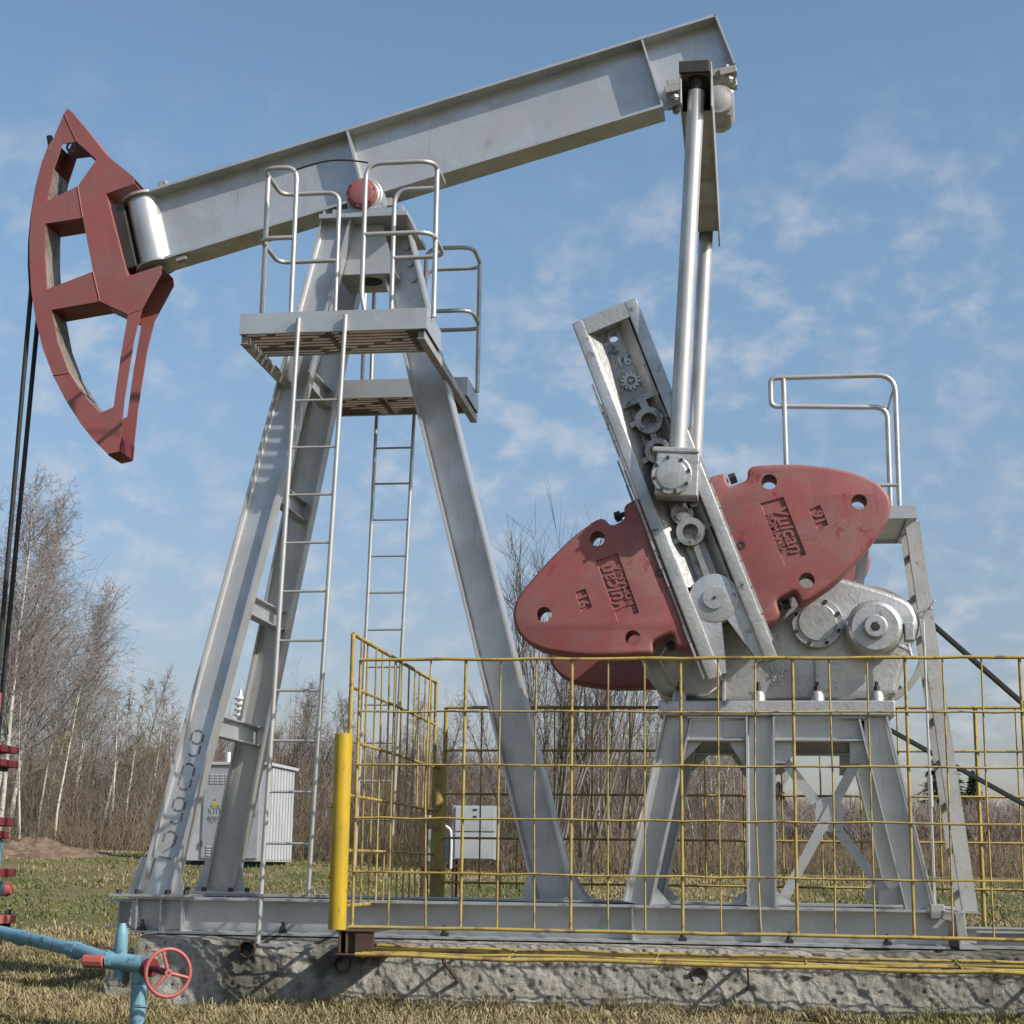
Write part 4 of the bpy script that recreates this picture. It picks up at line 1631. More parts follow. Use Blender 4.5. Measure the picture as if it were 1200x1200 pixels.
# trapezoid section, narrow top
q.span((xa, PYN - 0.10, eqz + 0.10), (xb, 2 * YC - PYN + 0.10, eqz + 0.155))
q.span((xb - 0.012, PYN - 0.11, eqz - 0.20), (xb + 0.002, 2 * YC - PYN + 0.11, eqz + 0.18))
q.span((xa - 0.002, PYN + 0.10, eqz - 0.14), (xa + 0.012, 2 * YC - PYN - 0.10, eqz + 0.0998))
q.span((xa + 0.013, PYN + 0.12, eqz - 0.13), (xb - 0.013, 2 * YC - PYN - 0.12, eqz - 0.118))
for yy in (PYN, 2 * YC - PYN):
    q.span((xa - 0.001, yy - 0.11, eqz - 0.16), (xa + 0.014, yy + 0.10, eqz + 0.0995))
eq = q.build('equaliser_beam', ALU_DIRTY, PJ, bevel=0.004)
q = MB()
q.span((xa - 0.004, PYN - 0.135, eqz + 0.085), (xb - 0.016, PYN - 0.102, eqz + 0.185))
q.span((xa + 0.01, PYN - 0.125, eqz + 0.157), (xb - 0.02, PYN + 0.16, eqz + 0.175))
q.build('end_cap', BOLT, eq, bevel=0.006)
# equaliser bearing under the beam tail
ec = at(846, 108, YC)
q = MB()
be = TL + ba * ((end_full + end_top) / 2 + 0.05)
ex = at(842, 116, YC - 0.2)
q.lathe((ex.x, YC - 0.22, ex.z), EY, [(0, 0.08), (0.012, 0.10), (0.014, 0.125), (0.03, 0.135), (0.41, 0.135), (0.425, 0.13), (0.44, 0.08)], 36)
q.build('equaliser_bearing', ALU_DIRTY, PJ, smooth=35)
q = MB()
pA, pB = at(779, 104, YC - 0.16), at(862, 86, YC - 0.16)
dirv = (V((pB.x, 0, pB.z)) - V((pA.x, 0, pA.z))).normalized()
upp = V((-dirv.z, 0, dirv.x))
for (pp, w) in ((at(789, 104, YC - 0.16), 0.075), (at(853, 83, YC - 0.16), 0.075)):
    for yy in (YC - 0.13, YC + 0.13):
        cpt = V((pp.x, yy, pp.z))
        q.box(cpt, (w, 0.05, 0.032), (dirv, EY, upp))
        q.cyl(cpt - upp * 0.10, cpt + upp * 0.07, 0.022, 10)
        q.cyl(cpt - upp * 0.085, cpt - upp * 0.05, 0.038, 6)
cA = at(822, 98, YC); cA.y = YC
q.box(V((cA.x, YC, cA.z + 0.0)), (0.30, 0.16, 0.03), (dirv, EY, upp))
q.build('bearing_clamps', ALU_DIRTY, PJ, bevel=0.005)
MB().box(V((ex.x, YC, ex.z - 0.02)), (0.10, 0.14, 0.10)).build('bearing_pedestal', ALU_DIRTY, PJ)

# --- service platform by the gear box, its rail and ladder
SPY0, SPY1 = 0.30, 1.35
p_r = at(1074, 592, SPY0)
p_b = at(1074, 607, SPY0)
x0s, x1s = at(905, 600, SPY0).x, p_r.x
q = MB()
q.span((x0s, SPY0, p_b.z), (x1s, SPY0 + 0.008, p_r.z))
q.span((x0s, SPY1 - 0.008, p_b.z), (x1s, SPY1, p_r.z))
q.span((x1s - 0.008, SPY0 + 0.009, p_b.z), (x1s, SPY1 - 0.009, p_r.z))
q.span((x0s, SPY0 + 0.009, p_b.z), (x0s + 0.008, SPY1 - 0.009, p_r.z))
q.span((x0s + 0.009, SPY0 + 0.009, p_b.z + 0.03), (x1s - 0.009, SPY1 - 0.009, p_b.z + 0.038))
q.span((x1s - 0.07, SPY0 + 0.01, p_b.z), (x1s - 0.0085, SPY1 - 0.01, p_b.z + 0.006))
sp_ = q.build('service_platform', ALU, PJ)
for (xx) in (x0s + 0.15, x1s - 0.35):
    MB().bar(V((xx, SPY0 + 0.25, p_b.z + 0.028)), V((xx - 0.1, SPY0 + 0.25, at(985, 690, GF).z)), 0.06, 0.06).build('platform_post', ALU, sp_)
    MB().bar(V((xx, SPY1 - 0.25, p_b.z + 0.028)), V((xx - 0.1, SPY1 - 0.25, at(985, 690, GF).z)), 0.06, 0.06).build('platform_post', ALU, sp_)
q = MB()
zt_ = at(980, 441, SPY0 + 0.03).z
zm_ = at(980, 474, SPY0 + 0.25).z
xl, xr = at(903, 445, SPY0 + 0.03).x, at(1049, 450, SPY0 + 0.03).x
yf_, yb_ = SPY0 + 0.03, SPY0 + 0.42
# hand rail bends down at the right, loops back at the left into the knee rail
k1 = fillet([V((xr, yf_, p_r.z)), V((xr, yf_, zt_)), V((xl + 0.3, yf_, zt_))], 0.15, 6)
k2 = fillet([V((xl + 0.29, yf_, zt_)), V((xl, yf_, zt_)), V((xl, yf_, zt_ - 0.235)), V((xl + 0.29, yf_ + 0.03, zt_ - 0.236))], 0.05, 5)
k3 = fillet([V((xl + 0.30, yf_ + 0.03, zt_ - 0.236)), V((xr - 0.06, yf_ + 0.10, zt_ - 0.24)), V((xr - 0.06, yf_ + 0.10, p_r.z))], 0.10, 6)
q.tube(k1 + k2 + k3, RR, 10)
q.tube([at(918, 442, yf_), V((at(921, 500, yf_).x, yf_, p_r.z))], RR, 10)
q.tube([V((xr, yf_, zt_ - 0.9)), V((xr - 0.25, yf_, zt_ - 0.9))], RR * 0.8, 8)
q.tube([V((xr - 0.01, yf_, zt_ - 0.1)), V((xr - 0.06, yf_ + 0.10, zt_ - 0.27))], 0.01, 8)
q.build('guard_rail', TUBE, PJ, smooth=50)
s0, s1 = at(1069, 612, SPY0 + 0.05), at(1137, 1068, 0.22)
q = MB()
dd = (s1 - s0).normalized(); sd_ = dd.cross(EY).normalized()
q.box((s0 + s1) / 2, ((s1 - s0).length / 2, 0.055, 0.006), (dd, sd_, EY))
q.box((s0 + s1) / 2 + EY * 0.026 - sd_ * 0.052, ((s1 - s0).length / 2, 0.004, 0.020), (dd, sd_, EY))
q.box((s0 + s1) / 2 + EY * 0.026 + sd_ * 0.052, ((s1 - s0).length / 2, 0.004, 0.020), (dd, sd_, EY))
lad2 = q.build('ladder', ALU_DIRTY, PJ)
copy = MB()
copy.box((s0 + s1) / 2 + EY * 0.45, ((s1 - s0).length / 2, 0.055, 0.006), (dd, sd_, EY))
copy.build('side_rail', ALU_DIRTY, lad2)
nr = 9
for k in range(nr):
    c = s0.lerp(s1, (k + 0.6) / nr)
    MB().bar(c + EY * 0.0065, c + EY * 0.44, 0.05, 0.02, up=tuple(sd_)).build('rung', RUST, lad2)

# ------------------------------------------------------------------ bridle cables and carrier bar
BX = at(36.5, 345, YC).x - 0.01
cz = at(10, 890, YC).z
bridle = empty('bridle_cable', (BX, YC, cz), 'pair of black wire ropes hanging from the red horsehead to a dark red carrier bar', 'cable')
for k, (yy, pa) in enumerate(((YC - 0.095, 345), (YC + 0.095, 345))):
    pts = []
    for px, py in ((50, 185), (42, 216), (36.5, 248), (33.5, 278), (33, 306), (34.5, 335)):
        p = at(px, py, hy0); pts.append(V((p.x - 0.016, yy, p.z)))
    ytar = YC + (yy - YC) * 0.55
    low = V((BX - 0.005, ytar, cz + 0.12))
    for t in (0.1, 0.3, 0.6, 1.0):
        q0 = pts[5].lerp(low, t); pts.append(q0) if t == 1.0 or True else None
    MB().tube(pts, 0.021, 10).build('wire_rope', RUBBER, bridle, smooth=60)
q = MB()
q.box((BX, YC, cz + 0.085), (0.15, 0.17, 0.03))
q.box((BX, YC, cz - 0.035), (0.15, 0.17, 0.03))
q.box((BX - 0.05, YC, cz + 0.025), (0.04, 0.15, 0.032))
q.box((BX - 0.09, YC, cz + 0.17), (0.07, 0.06, 0.055))
q.build('carrier_bar', DARKRED, bridle, bevel=0.008)
q = MB()
for s in (-1, 1):
    q.cyl((BX + 0.075, YC + s * 0.055, cz - 0.066), (BX + 0.075, YC + s * 0.055, cz - 0.10), 0.034, 8)
q.build('sockets', BOLT, bridle)
MB().cyl((BX - 0.09, YC, at(0, 1120, YC).z), (BX - 0.09, YC, at(0, 690, YC).z), 0.019, 12).build('polished_rod', RUBBER, bridle, smooth=60)
MB().cyl((BX - 0.02, YC - 0.02, at(0, 835, YC).z), (BX - 0.02, YC - 0.02, at(0, 812, YC).z), 0.05, 12).build('rod_clamp', RED_VALVE, bridle, smooth=40)

# ------------------------------------------------------------------ wellhead
wx = BX - 0.11
wz = ground_z(wx, YC) - 0.05
well = empty('wellhead', (wx, YC, wz), 'blue wellhead with red flanges at the left edge under the horsehead', 'wellhead')


def ZL(py):
    return at(0, py, YC).z


WR = at(14, 1078, YC).x - wx
q = MB().lathe((wx, YC, wz), EZ, [(0, 0.14), (ZL(1080) - wz, 0.14), (ZL(1079) - wz, WR - 0.16), (ZL(1015) - wz, WR - 0.16), (ZL(1010) - wz, WR - 0.15), (ZL(985) - wz, WR - 0.15), (ZL(972) - wz, 0.05)], 26)
q.build('casing', BLUE, well, smooth=40)
for (ya, yb2, r_, m_) in ((1072, 1082, WR, RED_VALVE), (1084, 1093, WR - 0.04, BOLT), (1018, 1027, WR - 0.03, DARKRED), (958, 968, WR - 0.08, DARKRED), (974, 983, WR - 0.11, DARKRED)):
    q = MB().cyl((wx, YC, ZL(yb2)), (wx, YC, ZL(ya)), r_, 28)
    q.build('flange', m_, well, smooth=40, bevel=0.006)
q = MB()
for k in range(10):
    a_ = k * math.pi / 5
    q.cyl((wx + (WR - 0.05) * math.cos(a_), YC + (WR - 0.05) * math.sin(a_), ZL(1096)), (wx + (WR - 0.05) * math.cos(a_), YC + (WR - 0.05) * math.sin(a_), ZL(1066)), 0.016, 8)
q.build('flange_bolts', BOLT, well)
p = at(10, 1042, YC)
q = MB().tube([V((wx, YC, p.z)), V((wx + WR - 0.07, YC, p.z))], 0.06, 18).build('outlet', BLUE, well, smooth=60)
MB().tube([V((wx + WR - 0.069, YC, p.z)), V((wx + WR - 0.02, YC, p.z))], [0.064, 0.045], 18).build('plug', RED_VALVE, q, smooth=60)
p = at(5, 962, YC - 0.16)
MB().tube([V((wx + 0.03 + 0.11 * math.cos(t_), YC - 0.17, p.z + 0.11 * math.sin(t_))) for t_ in np.linspace(0, 2 * math.pi, 22)[:-1]], 0.016, 8, closed=True).build(
    'hand_wheel', DARKRED, well, smooth=60)

# ------------------------------------------------------------------ flow line with gate valve
FLY = -2.2
pv = at(162, 1170, FLY)
flow = empty('flow_line', (pv.x, FLY, ground_z(pv.x, FLY)), 'pale blue flow line pipe with a red hand wheel valve in the grass', 'pipe')
e0 = at(142, 1124, FLY)
sx_ = (FLY - CAM.y) / F_PX
q = MB()
q.tube(fillet([at(-70, 1076, FLY + 1.2), at(105, 1117, FLY + 0.06), at(128, 1124, FLY)], 0.08, 4), 0.044, 20)
q.build('feed_pipe', BLUE, flow, smooth=60)
q = MB()
q.tube([at(126, 1124, FLY), at(148, 1128, FLY - 0.01), at(176, 1132, FLY - 0.04)], [0.060, 0.056, 0.052], 22)
body = q.build('valve_body', BLUE, flow, smooth=60)
q = MB()
c0_, c1_ = at(141, 1120, FLY), at(143, 1091, FLY)
q.tube([at(139, 1148, FLY), c0_, at(142, 1104, FLY), at(143, 1095, FLY), c1_, at(143, 1086, FLY), at(143, 1082, FLY)],
       [0.028, 0.042, 0.042, 0.040, 0.036, 0.030, 0.024], 18)
q.build('bleed_stub', BLUE, flow, smooth=50)
q = MB()
pe = at(164, 1134, FLY)
q.tube(fillet([at(152, 1127, FLY), pe, V((pe.x + 0.005, FLY, -0.4))], 0.05, 5), 0.050, 22)
q.build('riser_pipe', BLUE, flow, smooth=60)
q = MB()
q.tube([at(97, 1126, FLY - 0.05), at(99, 1126, FLY - 0.05), at(121, 1127, FLY - 0.05), at(122, 1127, FLY - 0.05)], [0.030, 0.042, 0.042, 0.036], 10)
q.build('red_plug', RED_VALVE, flow, smooth=30)
MB().tube([at(121, 1127, FLY - 0.05), at(128, 1126, FLY - 0.03)], [0.036, 0.05], 16).build('reducer', BLUE, flow, smooth=60)
for (pa_, pb_, r_) in (((84, 1112.5), (92, 1114.5), 0.058), ((20, 1098), (27, 1099.5), 0.054)):
    yy_ = FLY + 0.06 + (1.14 * (105 - pa_[0]) / 175)
    a_, b_ = at(*pa_, yy_), at(*pb_, yy_ - 0.05)
    MB().tube([a_, b_], r_, 8).build('pipe_union', BLUE, flow, smooth=30)
for py_ in (1152, 1178):
    p_ = at(163.5, py_, FLY)
    MB().tube([V((p_.x + 0.002, FLY, p_.z + 0.006)), V((p_.x + 0.002, FLY, p_.z - 0.006))], 0.0535, 22).build('weld_ring', BLUE, flow, smooth=60)
q = MB()
for k in range(8):
    t_ = k * math.pi / 4
    w_ = at(172, 1133, FLY - 0.03); e_ = (at(178, 1134, FLY - 0.06) - w_).normalized()
    u_ = EZ - e_ * e_.z; u_.normalize(); r_ = e_.cross(u_)
    q.cyl(w_ + (u_ * math.sin(t_) + r_ * math.cos(t_)) * 0.048 - e_ * 0.022, w_ + (u_ * math.sin(t_) + r_ * math.cos(t_)) * 0.048 + e_ * 0.055, 0.007, 6)
q.build('flange_bolts', BOLT, body)
q = MB()
hc = at(197, 1140, FLY - 0.22)
hn_ = (V((0.62, -0.78, 0.05))).normalized()
hu = V((-hn_.y * 0 + 0.0, 0, 1)); hu = (hu - hn_ * hu.dot(hn_)).normalized()
hr_ = hu.cross(hn_).normalized()
q.tube([at(174, 1133, FLY - 0.04), hc - hn_ * 0.012], 0.022, 12)
q.tube([at(172, 1133, FLY - 0.03), at(178, 1134, FLY - 0.06)], 0.06, 16)
q.build('valve_stem', DARKRED, body, smooth=50)
q = MB()
HR = 27 * sx_ * 0.98
q.tube([hc + (hu * math.sin(t_) + hr_ * math.cos(t_)) * HR for t_ in np.linspace(0, 2 * math.pi, 37)[:-1]], 0.0125, 10, closed=True)
for k in range(3):
    t_ = k * 2 * math.pi / 3 + 1.85
    dirq = hu * math.sin(t_) + hr_ * math.cos(t_)
    q.tube([hc + dirq * 0.012, hc + dirq * (HR - 0.002)], [0.014, 0.010], 8)
q.cyl(hc - hn_ * 0.015, hc + hn_ * 0.015, 0.024, 12)
wheel = q.build('hand_wheel', RED_VALVE, body, smooth=60)
MB().cyl(hc + hn_ * 0.0155, hc + hn_ * 0.019, 0.009, 8).build('stem_nut', BOLT, wheel)

# ------------------------------------------------------------------ yellow safety fences
FY = -0.80
fx0 = at(418, 900, FY).x
step = 42.7 * (FY - CAM.y) / F_PX * 1.0
ztop = at(418, 773, FY).z
zbot = at(412, 1086, FY).z
NV = 34
fence = empty('mesh_fence', (fx0 + 3.4, FY, zbot), 'yellow welded bar fence in front of the counterweights, rusty in places', 'fence', 'yellow bar fences')
fx1 = fx0 + step * (NV - 1)
wires = MB()
ticks = []
for k in range(NV):
    x = fx0 + step * k
    j = random.choice((random.uniform(-0.006, 0.006), random.uniform(-0.018, 0.018)))
    rr_ = 0.0072
    if k % 3 == 0:
        continue
    wires.tube([V((x + j, FY + 0.012, zbot)), V((x - j, FY + 0.012, (zbot + ztop) / 2)), V((x + j * 0.5, FY + 0.012, ztop))], rr_, 6)
zs = [ztop + (zbot - ztop) * i / 5 for i in range(6)]
for i, z in enumerate(zs[1:-1]):
    n_ = 40
    pts = [V((fx0 + (fx1 - fx0) * t_ / n_, FY - 0.004 + random.uniform(-0.003, 0.003), z + random.uniform(-0.005, 0.005))) for t_ in range(n_ + 1)]
    wires.tube(pts, 0.0088, 6)
wires.build('bar_mesh', YEL_RUST, fence, smooth=60)
for k in range(0, NV, 3):
    x = fx0 + step * k
    MB().tube([V((x, FY + 0.014, zbot)), V((x + random.uniform(-0.006, 0.006), FY + 0.014, ztop))], 0.0115, 8).build('upright', YEL_RUST, fence, smooth=60)
for z, m_ in ((ztop, YEL_RUST), (zbot, YEL_RUST)):
    pts = [V((fx0 - (0.0 if z == ztop else 0.02) + (fx1 - fx0) * t_ / 40, FY, z + random.uniform(-0.004, 0.004))) for t_ in range(41)]
    MB().tube(pts, 0.0125, 8).build('rail', m_, fence, smooth=60)

# gate leaf standing across the skid, with its thick corner posts
gxn = at(410, 860, FY).x
gz1 = at(411, 743, FY).z
gz0 = at(402, 1062, FY).z
GYF = 2.50
gate = empty('gate_leaf', (gxn, (FY + GYF) / 2, gz0), 'tall yellow bar gate standing across the skid beside the ladder', 'gate', 'yellow bar fences')
wires = MB()
nw = 13
for k in range(1, nw):
    y = FY + (GYF - FY) * k / nw
    wires.tube([V((gxn, y, gz0 + (0.0 if k < 4 else 0.02))), V((gxn + random.uniform(-0.008, 0.008), y, gz1))], 0.008, 6)
for i in range(1, 5):
    z = gz1 + (gz0 - gz1) * i / 5
    wires.tube([V((gxn, FY, z)), V((gxn + 0.01, (FY + GYF) / 2, z + 0.005)), V((gxn, GYF, z))], 0.012, 6)
wires.build('bar_mesh', YEL_RUST, gate, smooth=60)
for z in (gz1, gz0):
    MB().tube([V((gxn, FY, z)), V((gxn, GYF, z))], 0.016, 8).build('rail', YEL_RUST, gate, smooth=60)
for y in (FY, GYF):
    MB().tube([V((gxn, y, gz0 if y > 0 else at(400, 1085, FY).z)), V((gxn, y, gz1))], 0.017, 8).build('upright', YEL_RUST, gate, smooth=60)
near_post = at(404, 860, FY)
pbz = at(397, 1089, FY).z
q = MB()
pxn = near_post.x
q.tube([V((pxn, FY - 0.03, pbz)), V((pxn, FY - 0.03, near_post.z - 0.004)), V((pxn, FY - 0.03, near_post.z))], [0.064, 0.064, 0.058], 24)
post = q.build('fence_post', YEL, smooth=40)
tag(post, 'thick bright yellow tubular post at the near corner of the gate', 'post', 'yellow corner posts')
q = MB()
for z in (at(398, 945, FY).z, at(396, 1028, FY).z):
    q.cyl((pxn - 0.06, FY - 0.05, z), (pxn - 0.078, FY - 0.055, z), 0.014, 10)
q.build('post_bolts', YEL, post)
far_post = at(515, 898, GYF)
q = MB().tube([V((far_post.x, GYF + 0.02, ground_z(far_post.x, GYF))), V((far_post.x, GYF + 0.02, far_post.z))], 0.062, 22)
fp = q.build('fence_post', YEL_RUST, smooth=40)
tag(fp, 'dull yellow tubular post at the far corner of the gate, behind the skid', 'post', 'yellow corner posts')

# rusty bracket under the near post
br_ = at(420, 1104, FY)
q = MB()
xa, xb = at(396, 1100, FY).x, at(444, 1100, FY).x
za, zb_ = at(420, 1115, FY).z, pbz
q.span((xa, FY - 0.08, zb_ - 0.012), (xb, -0.20, zb_ - 0.002))
q.span((xa + 0.14, FY - 0.07, za), (xb - 0.02, FY - 0.06, zb_ - 0.013))
q.span((xa + 0.02, FY - 0.07, za - 0.01), (xa + 0.035, -0.20, zb_ - 0.013))
q.span((xa + 0.07, FY - 0.07, za - 0.01), (xa + 0.085, -0.20, zb_ - 0.013))
q.span((xa, FY - 0.08, za - 0.025), (xb, -0.20, za - 0.012))
bk = q.build('post_bracket', RUST, bevel=0.004)
tag(bk, 'rusty boxed steel bracket on the concrete carrying the yellow post', 'bracket')

# fence panel folded flat in front of the footing
LY0, LY1 = -1.02, -0.55
lz = at(800, 1122, -0.8).z
lx0 = at(425, 1112, -0.8).x
low = empty('folded_fence_panel', (lx0 + 3, -0.8, lz), 'yellow bar panel lying flat along the concrete below the upright fence', 'fence panel', 'yellow bar fences')
q = MB()
for k in range(4):
    y = LY0 + (LY1 - LY0) * k / 3
    pts = [V((lx0 + (k * 0.015) + 7.2 * t_ / 20, y, lz + 0.014 * k - 0.02 + random.uniform(-0.008, 0.008) - 0.002 * t_)) for t_ in range(21)]
    q.tube(pts, 0.015 if k % 2 == 0 else 0.011, 8)
q.build('long_bars', YEL_RUST, low, smooth=60)
q = MB()
for k in range(8):
    x = lx0 + 0.05 + 7.1 * k / 7
    q.tube([V((x, LY0, lz - 0.032)), V((x, LY1, lz + 0.010))], 0.008, 6)
q.build('cross_bars', YEL_RUST, low, smooth=60)
q = MB()
for k in range(4):
    x = lx0 + 0.6 + 2.1 * k
    q.bar(V((x, LY0 + 0.05, lz - 0.035)), V((x, -0.15, lz - 0.035)), 0.03, 0.012, up=(0, 0, 1))
    q.bar(V((x, LY0 + 0.1, lz - 0.045)), V((x, -0.2, lz - 0.25)), 0.03, 0.012, up=(1, 0, 0))
q.build('wall_brackets', RUST, low)

# rear fence
rz1 = at(522, 829, GYF).z
rz0 = at(520, 1034, GYF).z
rx0 = at(521, 900, GYF).x
rear = empty('mesh_fence', (rx0 + 4, GYF, rz0), 'dull yellow welded bar fence on the far side of the pump jack', 'fence', 'yellow bar fences')
q = MB()
stp = 0.34
NR = 29
for k in range(1, NR):
    x = rx0 + stp * k
    q.tube([V((x, GYF, rz0 - 0.05)), V((x + random.uniform(-0.01, 0.01), GYF, rz1))], 0.0085, 6)
for i in range(1, 5):
    z = rz1 + (rz0 - rz1) * i / 4
    q.tube([V((rx0, GYF - 0.01, z)), V((rx0 + stp * NR / 2, GYF - 0.01, z + 0.01)), V((rx0 + stp * NR, GYF - 0.01, z))], 0.012, 6)
q.build('bar_mesh', YEL_RUST, rear, smooth=60)
MB().tube([V((rx0, GYF, rz1)), V((rx0 + stp * NR, GYF, rz1))], 0.015, 8).build('rail', YEL_RUST, rear, smooth=60)
q = MB()
for x in (rx0, rx0 + stp * 14, rx0 + stp * 28):
    q = MB().tube([V((x, GYF + 0.015, ground_z(x, GYF) - 0.1)), V((x, GYF + 0.015, rz1))], 0.02, 8)
    q.build('upright', YEL_RUST, rear, smooth=60)

# ------------------------------------------------------------------ transformer kiosk
KD = 21.0
k0, k1 = at(217, 1006, KD), at(309, 1006, KD)
kz1 = at(260, 897, KD).z
kz0 = ground_z((k0.x + k1.x) / 2, KD) + 0.10
kw = k1.x - k0.x
kd = 2.1
kiosk = empty('transformer_kiosk', ((k0.x + k1.x) / 2, KD + kd / 2, kz0), 'light grey steel transformer kiosk standing in the grass behind the tower legs', 'transformer')
MB().span((k0.x, KD, kz0), (k1.x, KD + kd, kz1)).build('cabinet', KIOSK, kiosk, bevel=0.015)
MB().span((k0.x - 0.06, KD - 0.07, kz1 + 0.002), (k1.x + 0.07, KD + kd + 0.06, kz1 + 0.07)).build('roof', KIOSK, kiosk, bevel=0.012)
MB().span((k0.x + 0.1, KD + 0.1, kz0 - 0.4), (k1.x - 0.1, KD + kd - 0.1, kz0 - 0.002)).build('plinth', RUBBER, kiosk)
dx0, dx1 = k0.x + kw * 0.20, k0.x + kw * 0.92
dr = MB().span((dx0, KD - 0.03, kz0 + 0.06), (dx1, KD - 0.002, kz1 - 0.06)).build('door', KIOSK_D, kiosk, bevel=0.008)
for zz in (kz1 - 0.36, kz0 + 0.12):
    q = MB()
    for c_ in range(5):
        for r_ in range(4):
            x = dx0 + 0.16 + c_ * 0.11
            z = zz + r_ * 0.055
            q.box((x, KD - 0.036, z), (0.04, 0.008, 0.016))
    q.build('vent_louvres', KIOSK, dr)
q = MB()
for k in range(9):
    y = KD + 0.16 + k * (kd - 0.32) / 8
    q.span((k1.x + 0.001, y - 0.05, kz0 + 0.04), (k1.x + 0.03, y + 0.05, kz1 - 0.03))
q.build('side_panel', KIOSK, kiosk, bevel=0.01)
q = MB()
for zz in (kz0 + 0.35, kz1 - 0.5):
    q.cyl((dx0 + 0.01, KD - 0.035, zz - 0.06), (dx0 + 0.01, KD - 0.035, zz + 0.06), 0.018, 10)
    q.build('hinge', BOLT, dr)
    q = MB()
MB().span((dx1 - 0.12, KD - 0.06, kz0 + 0.9), (dx1 - 0.09, KD - 0.031, kz0 + 1.08)).build('handle', BOLT, dr)
tc_ = at(250, 951, KD - 0.035)
place_text('stencilled_letters', 'КТП', 0.155, 0.002, at(251, 951, KD - 0.033), EX, EZ, STENCIL, dr, sx=0.85)
place_text('stencilled_number', '9092', 0.20, 0.002, at(250.5, 961, KD - 0.033), EX, EZ, STENCIL, dr, sx=0.72)
q = MB()
c = at(252, 942, KD - 0.033)
q.plate([(c.x - 0.09, c.z - 0.06), (c.x + 0.09, c.z - 0.06), (c.x, c.z + 0.11)], KD - 0.035, KD - 0.031)
sign = q.build('warning_triangle', WARN, dr)
q = MB()
for (ax_, az_) in ((-0.07, -0.045), (0.07, -0.045), (0.0, 0.08)):
    q.box((c.x + ax_, KD - 0.0365, c.z + az_), (0.022, 0.001, 0.018))
q.build('marks', STENCIL, sign)
for (px, h) in ((266, 0.20),):
    x = at(px, 885, KD + 0.4).x
    MB().cyl((x, KD + 0.5, kz1 + 0.071), (x, KD + 0.5, kz1 + 0.071 + 0.24), 0.05, 14).build('bushing', WHITE, kiosk, smooth=50)
x = at(281, 830, KD + 0.9).x
MB().bar(V((x, KD + 0.9, kz1 + 0.071)), V((x, KD + 0.9, at(281, 842, KD + 0.9).z)), 0.06, 0.06).build('mast', KIOSK_D, kiosk)
zt0 = at(281, 842, KD + 0.9).z
prof = [(0, 0.05)]
for k in range(4):
    prof += [(0.03 + k * 0.12, 0.06), (0.05 + k * 0.12, 0.12), (0.08 + k * 0.12, 0.12), (0.11 + k * 0.12, 0.06)]
prof += [(0.52, 0.04), (0.62, 0.03)]
MB().lathe((x, KD + 0.9, zt0), EZ, prof, 16).build('insulator', WHITE, kiosk, smooth=40)

# ------------------------------------------------------------------ control cabinet
CD = 12.5
c0_, c1_ = at(529, 1008, CD), at(581, 1008, CD)
cz0, cz1 = at(555, 1008, CD).z, at(555, 944, CD).z
cab = empty('control_cabinet', ((c0_.x + c1_.x) / 2, CD + 0.2, ground_z(c0_.x, CD)), 'small grey electrical cabinet on a steel frame behind the yellow fence', 'cabinet')
MB().span((c0_.x, CD, cz0), (c1_.x, CD + 0.35, cz1)).build('cabinet_box', KIOSK_D, cab, bevel=0.01)
zsplit = at(555, 975, CD).z
q = MB().span((c0_.x + 0.05, CD - 0.02, cz0 + 0.02), (c1_.x - 0.02, CD - 0.002, zsplit - 0.01)).build('door', KIOSK, cab, bevel=0.006)
q = MB().span((c0_.x + 0.05, CD - 0.02, zsplit + 0.01), (c1_.x - 0.02, CD - 0.002, cz1 - 0.02)).build('door', KIOSK, cab, bevel=0.006)
q2 = MB().box((at(557, 951, CD).x, CD - 0.024, at(557, 949, CD).z), (0.03, 0.003, 0.012)).box((at(557, 951, CD).x, CD - 0.024, at(557, 957, CD).z), (0.025, 0.003, 0.012))
q2.build('meter_labels', RUBBER, q)
b0_, b1_ = at(497, 1015, CD + 0.1), at(526, 1015, CD + 0.1)
MB().span((b0_.x, CD + 0.1, at(510, 1010, CD).z), (b1_.x, CD + 0.35, at(510, 972, CD).z)).build('side_box', KIOSK_D, cab, bevel=0.01)
MB().span((b0_.x - 0.03, CD + 0.16, at(510, 960, CD).z), (b1_.x - 0.06, CD + 0.3, at(510, 955, CD).z)).build('lamp_bracket', WHITE, cab)
q = MB()
gzc = ground_z(c0_.x, CD) - 0.1
for x in (b0_.x, c0_.x + 0.02, c1_.x + 0.02):
    for y in (CD + 0.03, CD + 0.34):
        top_ = cz1 if (x > c1_.x and y < CD + 0.1) else cz0
        q.bar(V((x, y, gzc)), V((x, y, top_)), 0.035, 0.035)
q.bar(V((b0_.x, CD - 0.002, cz0 - 0.09)), V((c1_.x + 0.04, CD - 0.002, cz0 - 0.09)), 0.05, 0.05)
q.bar(V((b0_.x, CD + 0.34, cz0 - 0.09)), V((c1_.x + 0.04, CD + 0.34, cz0 - 0.09)), 0.05, 0.05)
q.build('steel_frame', RUST, cab)
MB().tube(fillet([at(522, 968, CD - 0.03), at(528, 972, CD - 0.03), at(529, 985, CD - 0.03), at(528, 1018, CD - 0.03)], 0.1, 5), 0.022, 8).build('conduit', CABLE, cab, smooth=60)


